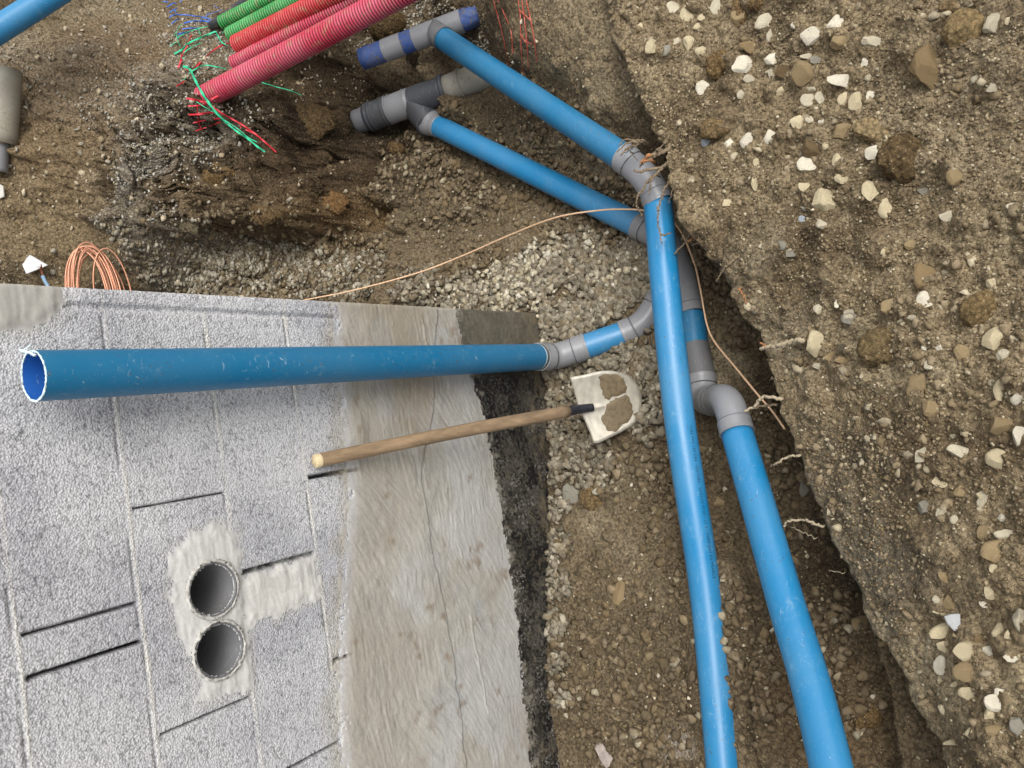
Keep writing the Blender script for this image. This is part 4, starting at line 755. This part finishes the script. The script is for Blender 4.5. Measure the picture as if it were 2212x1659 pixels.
# ------------------------------------------------------------------ stones
def hullstone(seed, npt=18, flat=.65, ang=1.):
    r = np.random.default_rng(seed); p = r.normal(size=(npt, 3)); p /= np.linalg.norm(p, axis=1)[:, None]; p = np.sign(p) * np.abs(p) ** ang; p /= np.abs(p).max(0); p[:, 2] *= flat
    bm = bmesh.new(); [bm.verts.new(q) for q in p]; g = bmesh.ops.convex_hull(bm, input=bm.verts); bmesh.ops.delete(bm, geom=[e for e in g['geom_interior'] if isinstance(e, bmesh.types.BMVert)], context='VERTS')
    bmesh.ops.triangulate(bm, faces=bm.faces); bm.verts.index_update(); V = np.array([v.co[:] for v in bm.verts]); F = np.array([[v.index for v in f.verts] for f in bm.faces]); bm.free(); return V, F
BASE = [hullstone(100 + i, 12 + i % 5, .55 + .06 * (i % 6)) for i in range(14)]
def rotm(n):
    q = rng.normal(size=(n, 4)); q /= np.linalg.norm(q, axis=1)[:, None]; a, b, c, d = q.T
    return np.stack([np.stack([1 - 2 * (c * c + d * d), 2 * (b * c - a * d), 2 * (b * d + a * c)], -1), np.stack([2 * (b * c + a * d), 1 - 2 * (b * b + d * d), 2 * (c * d - a * b)], -1), np.stack([2 * (b * d - a * c), 2 * (c * d + a * b), 1 - 2 * (b * b + c * c)], -1)], 1)
def scatter(name, XY, S, C, sink, label, base=BASE, lift=None):
    """one mesh of many small stones lying on the ground"""
    Vs = []; Fs = []; Cs = []; off = 0; kind = rng.integers(0, len(base), len(XY)); z = Zs(XY[:, 0], XY[:, 1]); z = z + S * sink + (0 if lift is None else lift)
    for k, (bv, bf) in enumerate(base):
        m = kind == k; n = m.sum()
        if not n: continue
        Rm = rotm(n); sc3 = S[m, None] * rng.uniform(.65, 1.15, (n, 3)); v = np.einsum('nij,nvj->nvi', Rm, bv[None] * sc3[:, None]) ; v[:, :, 2] *= .75
        v += np.stack([XY[m, 0], XY[m, 1], z[m]], -1)[:, None]; Vs.append(v.reshape(-1, 3)); Fs.append((bf[None] + (np.arange(n) * len(bv))[:, None, None] + off).reshape(-1, 3)); Cs.append(np.repeat(C[m], len(bv), 0)); off += n * len(bv)
    o = link(name, mesh_np(name, np.vstack(Vs), np.vstack(Fs), np.vstack(Cs)), M_STONE); tag(o, label, kind='stuff'); o['category'] = 'gravel'; return o
def inwall(x, y): return (x < .012) & (y > -.006)
PIPES = [(straight(A0, A1, 30), .05), (pathM, .05), (straight(b0, b1, 30), .05), (straight(d0, d4, 10), .05), (pathC, .05), (straight(F0, F1, 14), .06), (straight(Em0, Em1, 10), .05), (straight(r1, k1, 8), .05), (straight(k1, k4, 8), .05)]
def clear(xy, pad=.0):
    ok = np.ones(len(xy), bool); z = Zs(xy[:, 0], xy[:, 1])
    for pth, r in PIPES:
        for q in pth: ok &= ~((np.hypot(xy[:, 0] - q[0], xy[:, 1] - q[1]) < r * .85 + pad) & (z > q[2] - r - .03))
    ok &= ~(inwall(xy[:, 0], xy[:, 1])); return ok
def cmix(n, cols, p=None, jit=.10):
    c = np.array([lin(*q) for q in cols]); k = rng.choice(len(cols), n, p=p); c = c * .88 + (c @ np.array([.3, .6, .1]))[:, None] * .12; return np.clip(c[k] * (1 + rng.normal(0, jit, (n, 1))), 0.005, .8)
def blobs(L, n, spread=1.0):
    """random ground spots round a list of (x, y, radius m, weight)"""
    w_ = np.array([a[3] * a[2] ** 2 for a in L]); k = rng.choice(len(L), n, p=w_ / w_.sum()); c = np.array([G(a[0], a[1])[0][:2] for a in L])[k]; r = np.array([a[2] for a in L])[k]
    rr = r * np.sqrt(rng.random(n)) * (1 + .15 * rng.normal(size=n)); th = rng.uniform(0, 6.283, n); return c + np.stack([rr * np.cos(th), rr * np.sin(th)], 1)
GR = [(1150,600,.13,1),(1250,560,.12,1),(1340,600,.12,1),(1290,670,.13,1),(1200,710,.12,1),(1200,820,.12,1),(1400,640,.12,1),(1330,800,.13,1),(1090,620,.12,1),(1400,800,.10,1),(1000,640,.11,.9),(900,620,.1,.8),(1230,940,.12,1),(1380,560,.12,.9),(1400,900,.09,.8),
      (1190,1020,.06,1),(1195,1100,.06,1),(1200,1180,.06,.9),(1205,1260,.06,.9),(1200,1350,.05,.8),(1205,1430,.05,.7),(1215,1500,.05,.6),(1280,1000,.1,.6)]
def mk(name, L, n, s0, s1, cols, p, sink, label, pw=1.6, lift=0., pad=0.):
    xy = blobs(L, n); xy = xy[clear(xy, pad)]
    if name == 'trench_rubble': xy = xy[fbm(xy[:, 0], xy[:, 1], .22, 4, 777) + rng.normal(0, .13, len(xy)) > -.14 + .1 * (xy[:, 0] < -.35)]
    S = s0 + (s1 - s0) * rng.random(len(xy)) ** pw
    return scatter(name, xy, S, cmix(len(xy), cols, p), sink, label, lift=rng.random(len(xy)) * lift)
GC = [(142, 134, 116), (122, 114, 98), (104, 96, 80), (172, 164, 144)]
mk('trench_gravel', GR, 6800, .009, .023, GC, [.35, .33, .22, .10], .35, 'grey-brown crushed stone piled round the foot of the wall corner', 1.3, .012)
mk('grey_gravel', [(400,555,.10,1),(450,560,.12,1),(520,565,.12,1),(600,575,.12,1),(680,590,.12,1),(760,600,.12,1),(430,600,.1,1),(560,540,.1,.8)], 3000, .007, .019, [(150, 144, 128), (126, 118, 98), (176, 170, 154), (104, 94, 76)], [.3, .35, .15, .2], .35, 'grey broken stone between the clay face and the wall', 1.4, .01)
mk('pale_gravel', [(1130,590,.10,1),(1060,600,.08,.8),(1180,545,.09,.8),(1100,640,.08,1),(1000,640,.07,.7),(1280,520,.08,.4),(1330,590,.1,.3),(1180,640,.08,.6),(940,640,.06,.5)], 340, .009, .019, [(190, 180, 154), (176, 166, 140), (200, 194, 176)], None, .9, 'pale cream crushed stone strewn beside the wall corner', 1.3, .02)
FLR = [(1000,330,.2,1),(1100,370,.2,1),(1200,440,.2,1),(900,330,.15,1),(950,450,.2,1),(1100,500,.2,1),(850,400,.15,1),(1300,500,.15,1),(1150,260,.15,.8),(1250,330,.15,.8),(1350,420,.12,.8),(800,530,.2,1),(650,570,.2,1),(500,560,.14,1),(420,560,.12,.8),(700,540,.15,1),(1020,570,.15,1),
       (1500,1050,.12,.8),(1550,1200,.12,.8),(1450,1000,.15,.8),(1350,1050,.15,.8),(1400,1200,.2,.6),(1300,1300,.2,.5),(1600,700,.1,1),(1570,620,.1,1),(1640,880,.1,1),(1690,1020,.1,1),(1720,1150,.1,1),(1600,1350,.15,.8),(1640,1550,.15,.6),(1780,1350,.1,.8),(1820,1520,.1,.7),(1350,1500,.3,.5),(1250,1400,.15,.6),(1450,1550,.2,.4),(1500,560,.1,1)]
mk('trench_rubble', FLR, 9000, .0055, .023, [(110, 96, 74), (96, 83, 62), (124, 110, 88), (156, 146, 122)], [.36, .32, .24, .08], .25, 'brown earthy rubble covering the trench floor', 2.0, .004)
mk('trench_clods', FLR, 1100, .010, .030, [(112, 96, 70), (98, 84, 60), (128, 112, 84)], None, .0, 'loose clods of brown earth on the trench floor', 1.8)
mk('pale_chips', FLR + [(1110,120,.2,.6),(1330,250,.12,1),(1300,170,.15,.8),(780,100,.15,1)], 330, .004, .011, [(204, 196, 176), (188, 176, 148)], None, .5, 'scattered pale stone chips on the trench floor', 2)
mk('far_gravel', [(320,330,.2,1),(340,270,.15,.8),(300,480,.17,1),(320,560,.14,1),(480,110,.14,1.4),(450,70,.12,1),(500,150,.1,1.4),(420,210,.1,.7),(900,15,.12,1),(950,5,.1,1),(760,110,.1,.7),(760,200,.08,.6),(280,200,.2,.6),(1030,90,.08,1),(1060,130,.08,1),(560,240,.1,.5),(400,60,.15,.3)], 5200, .004, .0105, [(168, 166, 158), (150, 148, 140), (134, 124, 104), (184, 180, 166)], [.3, .3, .25, .15], .3, 'small grey gravel streak on the far slope and round the conduit ends', 2.)
# crumbs over everything
n = 60000; xy = np.stack([rng.uniform(-1.75, 2, n), rng.uniform(-1.9, 2.6, n)], 1); xy = xy[clear(xy)]; xy = xy[~((xy[:, 0] < 0.01) & (xy[:, 1] > 0))]
TINY = [hullstone(300 + i, 8, .8) for i in range(6)]
S = .0018 + .0055 * rng.random(len(xy)) ** 2.4
scatter('soil_crumbs', xy, S, cmix(len(xy), [(120, 102, 74), (104, 88, 62), (140, 124, 94), (184, 172, 142)], [.42, .32, .19, .07], .12), .3, 'small crumbs of brown earth and grit', TINY)
LIPB = lambda q: q[:, 1] < lipY(BL, q[:, 0]) - .01
n = 75000; xy = np.stack([rng.uniform(-1.5, 1.1, n), rng.uniform(-1.85, -.5, n)], 1); xy = xy[LIPB(xy)]; xy = xy[fbm(xy[:, 0], xy[:, 1], .2, 4, 603) + rng.normal(0, .25, len(xy)) > -.12]; S = .0018 + .0055 * rng.random(len(xy)) ** 2.2
scatter('bank_crumbs', xy, S, cmix(len(xy), [(138, 122, 94), (118, 102, 76), (160, 145, 114), (196, 184, 156)], [.42, .28, .22, .08], .12), .25, 'fine crumbs and grit on the near bank', TINY)
n = 9000; xy = np.stack([rng.uniform(-1.5, 1.1, n), rng.uniform(-1.85, -.5, n)], 1); xy = xy[LIPB(xy)]; xy = xy[fbm(xy[:, 0], xy[:, 1], .16, 3, 601) + rng.normal(0, .12, len(xy)) > .12]; S = .0045 + .0135 * rng.random(len(xy)) ** 2.6
scatter('bank_pebbles', xy, S, cmix(len(xy), [(146, 130, 102), (128, 112, 84), (184, 172, 144), (160, 148, 124)], [.4, .3, .15, .15]), .05, 'small brown and cream pebbles strewn over the near bank')
n = 2200; xy = np.stack([rng.uniform(.3, 1.9, n), rng.uniform(.9, 2.6, n)], 1); S = .004 + .014 * rng.random(len(xy)) ** 2.4
scatter('slope_pebbles', xy, S, cmix(len(xy), [(150, 134, 106), (180, 168, 142), (160, 154, 140)]), .4, 'cream and brown pebbles on the far slope')

# individual stones read from the photograph: x, y, length, width (2212 px frame), colour
PAL = {'w': ((234, 228, 210), 'whitish'), 'c': ((218, 205, 172), 'cream'), 't': ((160, 141, 108), 'tan'), 'b': ((112, 94, 68), 'brown'), 'g': ((150, 148, 138), 'grey'), 'o': ((142, 122, 90), 'ochre'), 'p': ((210, 202, 180), 'pale'), 'd': ((78, 72, 62), 'dark'), 'u': ((176, 188, 200), 'bluish')}
A3 = [(443,45,60,70,'p'),(520,75,110,75,'c'),(658,50,55,100,'p'),(775,85,80,110,'t'),(915,110,115,75,'p'),(595,90,50,40,'c'),(572,140,45,40,'c'),(930,190,35,80,'p'),(1130,195,100,105,'w'),(1270,120,110,75,'w'),(1280,215,80,80,'t'),(1440,208,90,55,'p'),(1050,130,25,30,'w'),(845,245,130,70,'o'),(795,330,100,85,'w'),(945,300,90,55,'w'),(1140,280,100,30,'p'),(1160,305,60,40,'g'),(825,400,55,45,'p'),(603,440,80,85,'w'),(1090,370,110,110,'t'),(942,368,35,75,'p'),(1010,355,90,70,'b'),(1310,397,165,80,'w'),(340,240,60,80,'c'),(525,225,65,75,'c'),(585,262,70,50,'c'),(470,210,50,35,'p'),(415,255,40,50,'g'),(1145,445,50,40,'p'),(975,460,60,50,'c'),(790,478,40,45,'p'),(1125,503,70,70,'p'),(1187,500,48,70,'p'),(1305,495,60,70,'c'),(1370,520,75,100,'c'),(1440,485,50,45,'w'),(1065,615,75,70,'c'),(1127,605,40,40,'p'),(1200,610,45,30,'w'),(1300,670,95,90,'t'),(935,690,70,70,'w'),(825,710,80,70,'w'),(725,725,50,50,'w'),(1460,770,85,70,'w'),(1145,745,100,90,'b'),(1212,735,40,40,'c'),(1135,830,120,85,'w'),(865,820,40,50,'c'),(1270,805,50,60,'c'),(1290,900,60,50,'c'),(1115,940,100,50,'c'),(1205,1015,140,120,'c'),(855,910,35,90,'c'),(1435,965,85,100,'c'),(1515,1050,80,100,'c'),(1110,1045,70,30,'g'),(1710,965,100,60,'g'),(1095,1105,40,40,'u'),(615,725,60,55,'u'),(1185,1130,60,50,'p'),(1820,1090,70,60,'p'),(1700,340,150,240,'o'),(1415,320,45,50,'w'),(2050,115,80,110,'p'),(1970,400,50,50,'p'),(2050,440,70,55,'p'),(2130,110,35,40,'c'),(720,1020,50,35,'c'),(1035,1270,50,45,'g'),(995,1230,40,50,'g'),(890,1235,30,25,'p'),(1515,1265,60,40,'t'),(1640,1230,60,50,'t'),(1715,1510,80,90,'w'),(2060,1425,85,65,'c'),(1700,1390,110,120,'o'),(1180,1555,55,50,'p'),(1340,1600,90,90,'g'),(1270,1525,25,50,'w'),(285,130,40,35,'c'),(2155,1030,70,40,'p'),(1860,890,80,80,'t')]
A5 = [(285,770,110,140,'c'),(370,770,80,28,'t'),(440,800,60,60,'d'),(380,840,90,60,'t'),(455,865,110,50,'t'),(310,885,60,40,'p'),(1270,750,130,130,'c'),(1095,825,100,80,'t'),(1310,835,60,75,'p'),(912,880,50,80,'p'),(895,785,50,40,'w'),(965,780,60,50,'w'),(840,1000,90,150,'t'),(912,1125,80,90,'t'),(1300,1010,70,120,'c'),(1390,1065,70,60,'w'),(1310,1205,150,110,'t'),(1395,1275,80,110,'w'),(1100,1245,60,50,'c'),(1085,1360,150,80,'p'),(1285,1390,120,120,'c'),(870,1370,70,90,'p'),(965,1515,80,60,'c'),(1085,1565,80,60,'t'),(1205,1600,70,80,'c'),(700,560,100,80,'t'),(480,620,80,80,'p'),(835,620,80,40,'p'),(680,265,70,35,'c')]
A8 = [(1690,130,110,80,'g'),(1770,170,70,60,'p'),(1845,200,60,50,'p'),(1990,110,60,130,'p'),(2095,190,60,50,'w'),(2130,280,150,60,'p'),(2060,365,150,110,'t'),(1990,270,60,90,'t'),(1790,500,90,60,'t'),(2030,575,80,90,'c'),(2050,465,70,50,'c'),(1825,650,110,80,'t'),(1745,630,40,50,'p'),(2000,645,50,40,'w'),(1770,700,90,25,'c'),(1785,800,150,90,'c'),(1970,835,100,60,'o'),(1795,880,110,60,'c'),(1905,910,130,110,'c'),(2020,900,90,80,'w'),(2145,935,90,60,'w'),(1780,970,85,100,'w'),(1890,1010,110,100,'t'),(1775,1050,60,50,'c'),(1855,1075,75,35,'c'),(1920,1125,110,70,'c'),(2075,1185,150,90,'w'),(2085,1115,60,40,'w'),(2040,1245,80,60,'c'),(2180,1310,90,100,'g'),(1940,1340,70,80,'c'),(2050,1330,90,70,'t'),(1840,1385,110,40,'c'),(2145,820,80,60,'c'),(2080,790,80,70,'c'),(2185,740,100,110,'p'),(1410,1140,35,25,'w'),(1350,750,110,70,'t'),(1460,860,80,50,'t'),(620,35,28,30,'w'),(640,335,50,40,'t'),(590,110,70,70,'t')]
ST = [(1261.8 + .43 * a, .43 * b, .43 * c, .43 * d, k) for a, b, c, d, k in A3] + [(1645.8 + .3968 * a, 438.9 + .3968 * b, .3968 * c, .3968 * d, k) for a, b, c, d, k in A5] + [(1316.7 + .4048 * a, 1042.3 + .4048 * b, .4048 * c, .4048 * d, k) for a, b, c, d, k in A8] + \
 [(1340, 1282, 32, 52, 't'), (1235, 1065, 36, 40, 'g'), (1740, 1060, 24, 40, 'g'), (1520, 770, 0, 0, 't')][:3]
def stone_mesh(seed, k, sub=3):
    r = np.random.default_rng(seed); bm = bmesh.new(); bmesh.ops.create_icosphere(bm, subdivisions=sub, radius=1)
    V = np.array([v.co[:] for v in bm.verts]); nc = 13
    D = r.normal(size=(nc, 3)); D /= np.linalg.norm(D, axis=1)[:, None]; h = r.uniform(.5, .85, nc)
    for d, hh in zip(D, h):
        t = V @ d; V = V - np.maximum(t - hh, 0)[:, None] * d * 1.0
    V /= np.abs(V).max(0); V += .04 * np.stack([fbm(V[:, 0] * 1 + 3, V[:, 1] + V[:, 2] + seed, .5, 3, seed + j) for j in range(3)], 1)
    for v, c in zip(bm.verts, V): v.co = c
    me = bpy.data.meshes.new('stone'); bm.to_mesh(me); bm.free()
    a = me.color_attributes.new('col', 'FLOAT_COLOR', 'POINT'); c = np.ones((len(V), 4), np.float32); c[:, :3] = lin(*PAL[k][0]) * r.uniform(.85, 1.1); a.data.foreach_set('color', c.ravel()); return me
LM = [(1975, 360, 'the dark clod'), (1850, 280, 'the tan boulder'), (2130, 650, 'the mud-caked boulder'), (1910, 745, 'the half-buried boulder'), (1770, 745, 'the pale root'), (1825, 172, 'the oblong white stone'), (2000, 150, 'the ochre boulder'), (1555, 140, 'the round clod'), (1400, 360, 'the root tangle'), (1780, 435, 'the wedge-shaped stone'), (2060, 1410, 'the grey shard'), (2150, 1150, 'the middle right edge'), (1500, 20, 'the top edge'), (1740, 80, 'the blocky white stone'), (2180, 60, 'the top right corner'), (2080, 1600, 'the bottom right corner'), (2000, 650, 'the square white stone')]
used = {}; stones = []
for i, (x, y, L, W, k) in enumerate(ST):
    q, d = G(x, y); sc_m = d / FL
    lx, wy = L * sc_m / 2, W * sc_m / 2; hz = min(lx, wy) * .75
    me = stone_mesh(1000 + i, k); o = bpy.data.objects.new('stone', me); COL.objects.link(o); me.materials.append(M_STONE)
    f_ = float(rng.uniform(-.35, .35)); c_, s_ = math.cos(f_), math.sin(f_); ux = CR[:, 0] * c_ + CR[:, 1] * s_; uy = -CR[:, 0] * s_ + CR[:, 1] * c_; uz = CR[:, 2]
    Rm = Matrix([[ux[0], uy[0], uz[0]], [ux[1], uy[1], uz[1]], [ux[2], uy[2], uz[2]]]).to_4x4(); o.rotation_euler = Rm.to_euler(); o.scale = (lx * 1.14, wy * 1.14, hz); o.location = Vector(q) + Vector(CR[:, 2]) * (hz * .15)
    lx_, ly_, ln = min(LM, key=lambda m: (m[0] - x) ** 2 + (m[1] - y) ** 2 if (m[0] - x) ** 2 + (m[1] - y) ** 2 > 200 else 1e9)
    dr = ('right of' if x > lx_ else 'left of') if abs(x - lx_) > abs(y - ly_) else ('below' if y > ly_ else 'above')
    if y > 800 and x < 1480: ln = 'the wall foot'; dr = 'near'
    sz = 'large' if max(L, W) > 50 else ('fist-sized' if max(L, W) > 34 else 'small'); shp = 'flat' if min(L, W) / max(L, W) < .5 else ('rounded' if k in 'tb' else 'angular')
    stones.append((o, sz, PAL[k][1], shp, dr, ln, math.hypot(x - lx_, y - ly_)))
ORD = ['nearest', 'second nearest', 'third nearest', 'fourth nearest', 'fifth nearest', 'sixth nearest', 'seventh nearest', 'eighth nearest', 'ninth nearest', 'tenth nearest']
grp = {}
for s in stones: grp.setdefault(s[1:6], []).append(s)
for key, L in grp.items():
    L.sort(key=lambda s: s[6])
    for j, s in enumerate(L):
        sz, cn, shp, dr, ln = key; lab = f"{sz} {cn} {shp} stone {dr} {ln}" + (f", {ORD[min(j, 9)]} of its kind" if len(L) > 1 else '')
        tag(s[0], lab, 'stone', 'stones lying loose on the near bank')
# boulders and clods: lumps with their own outline
def lump(name, x, y, L, W, kcol, label, cat='boulder', sub=4, rough=.10, sink=.2, hzf=.7, ang=0., mt=None):
    q, d = G(x, y); lx, wy = L * d / FL / 2, W * d / FL / 2; hz = min(lx, wy) * hzf; r = np.random.default_rng(int(x * 7 + y))
    bm = bmesh.new(); bmesh.ops.create_icosphere(bm, subdivisions=sub + 1, radius=1); V = np.array([v.co[:] for v in bm.verts])
    D = r.normal(size=(7, 3)); D /= np.linalg.norm(D, axis=1)[:, None]
    for dd in D: t = V @ dd; V = V - np.maximum(t - .78, 0)[:, None] * dd * .8
    nn = fbm(V[:, 0] * 1.3 + V[:, 2] * .7 + x, V[:, 1] * 1.3 - V[:, 2] * .6, .9, 6, int(y), .62); V = V * (1 + rough * nn[:, None] * 1.6)
    for v, c in zip(bm.verts, V): v.co = c
    me = bpy.data.meshes.new(name); bm.to_mesh(me); bm.free(); a = me.color_attributes.new('col', 'FLOAT_COLOR', 'POINT'); c = np.ones((len(V), 4), np.float32)
    c[:, :3] = lin(*kcol) * (1 + .25 * fbm(V[:, 0] + V[:, 2], V[:, 1], .5, 4, 3)[:, None]); a.data.foreach_set('color', c.ravel())
    o = link(name, me, mt or M_SOIL, None, True); c_, s_ = math.cos(ang), math.sin(ang); ux = CR[:, 0] * c_ + CR[:, 1] * s_; uy = -CR[:, 0] * s_ + CR[:, 1] * c_; uz = CR[:, 2]
    # bake the object scale into the mesh so that the grain keeps its real size
    Mx = Matrix([[ux[0] * lx, uy[0] * wy, uz[0] * hz, 0], [ux[1] * lx, uy[1] * wy, uz[1] * hz, 0], [ux[2] * lx, uy[2] * wy, uz[2] * hz, 0], [0, 0, 0, 1]]); me.transform(Mx); o.location = Vector(q) - Vector(CR[:, 2]) * hz * sink
    tag(o, label, cat); return o
lump('earth_clod', 1958, 344, 125, 115, (96, 80, 56), 'biggest dark crumbly earth clod on the near bank', 'clod', rough=.2, ang=.3)
lump('boulder', 1898, 284, 110, 60, (150, 132, 100), 'long tan boulder touching the upper side of the big dark clod', ang=-.3, rough=.12)
lump('boulder', 2128, 668, 100, 88, (118, 100, 70), 'mud-caked brown boulder close to the right edge, above a cream stone', rough=.08)
lump('boulder', 1912, 752, 108, 94, (114, 98, 70), 'brown half-buried boulder in the middle of the near bank', rough=.08)
lump('boulder', 2090, 62, 92, 90, (132, 114, 82), 'broad ochre-brown boulder near the top right corner', rough=.14)
lump('boulder', 2062, 15, 80, 34, (122, 104, 76), 'flat brown boulder above the ochre one at the top edge')
lump('earth_clod', 1553, 140, 60, 62, (112, 92, 62), 'round brown earth clod among pale stones near the top of the bank', 'clod', rough=.2)
lump('earth_clod', 1545, 278, 72, 50, (116, 98, 70), 'low earth clod above the bluish stone near the root tangle', 'clod', rough=.15)
lump('earth_clod', 1600, 25, 40, 60, (122, 100, 70), 'upright brown clod at the top edge of the bank', 'clod', rough=.15)
lump('earth_clod', 1645, 8, 60, 34, (108, 88, 60), 'dark brown clod cut by the top edge of the bank', 'clod', rough=.18)
lump('earth_clod', 1285, 1080, 70, 62, (116, 98, 70), 'largest brown earth clod on the trench floor below the shovel blade', 'clod', rough=.15, hzf=.45)
lump('earth_clod', 832, 45, 88, 78, (84, 68, 44), 'dark brown clod between the red conduit and the grey tee pipe', 'clod', rough=.25)
lump('earth_clod', 852, 322, 44, 34, (104, 84, 58), 'brown clod below the old sewer coupling', 'clod', rough=.15)
lump('earth_clod', 1210, 1180, 40, 30, (116, 98, 70), 'small brown clod by the tarred foot of the wall', 'clod', rough=.15, hzf=.5)
lump('earth_clod', 668, 262, 120, 90, (86, 70, 48), 'large lump of dark clay under the red conduit', 'clod', rough=.25, hzf=.5)
for cx_, cy_, L_, W_, kc, lb in ((640, 395, 105, 58, (78, 66, 48), 'wet dark slab of clay just below the end of the red strip'), (712, 432, 84, 54, (112, 86, 56), 'rusty brown clay chunk at the lower right corner of the clay face'), (560, 462, 96, 46, (96, 78, 54), 'long brown clay chunk at the bottom of the clay face above the gravel'),
    (470, 372, 70, 62, (110, 90, 60), 'ochre-brown clay chunk left of the smeared clay'), (722, 262, 74, 84, (70, 58, 42), 'dark clay chunk beside the old sewer coupling'), (668, 330, 96, 42, (74, 62, 46), 'flat dark clay chunk above the trench corner'), (405, 478, 62, 50, (118, 108, 88), 'grey-brown clod at the left end of the clay face'), (300, 440, 50, 60, (126, 116, 98), 'pale gritty clod on the far slope above the coil')):
    lump('earth_clod', cx_, cy_, L_, W_, kc, lb, 'clod', rough=.34, hzf=.55, sink=.55, ang=random.uniform(-.3, .3))
lump('earth_clod', 1880, 1560, 60, 80, (112, 92, 62), 'brown lump of earth on the lower ledge by the bottom edge', 'clod', rough=.2, hzf=.5)
gs = G(2062, 1344)[1] - .022
t = slab('grey_shard', [z8(1785, 715, gs), z8(1825, 702, gs), z8(1868, 700, gs), z8(1872, 780, gs), z8(1838, 792, gs), z8(1800, 750, gs)], .006, simple('slate_shard', lin(170, 172, 172), .6, 0, .1, 60)); tag(t, 'flat light grey shard among the cream stones low on the bank', 'shard')
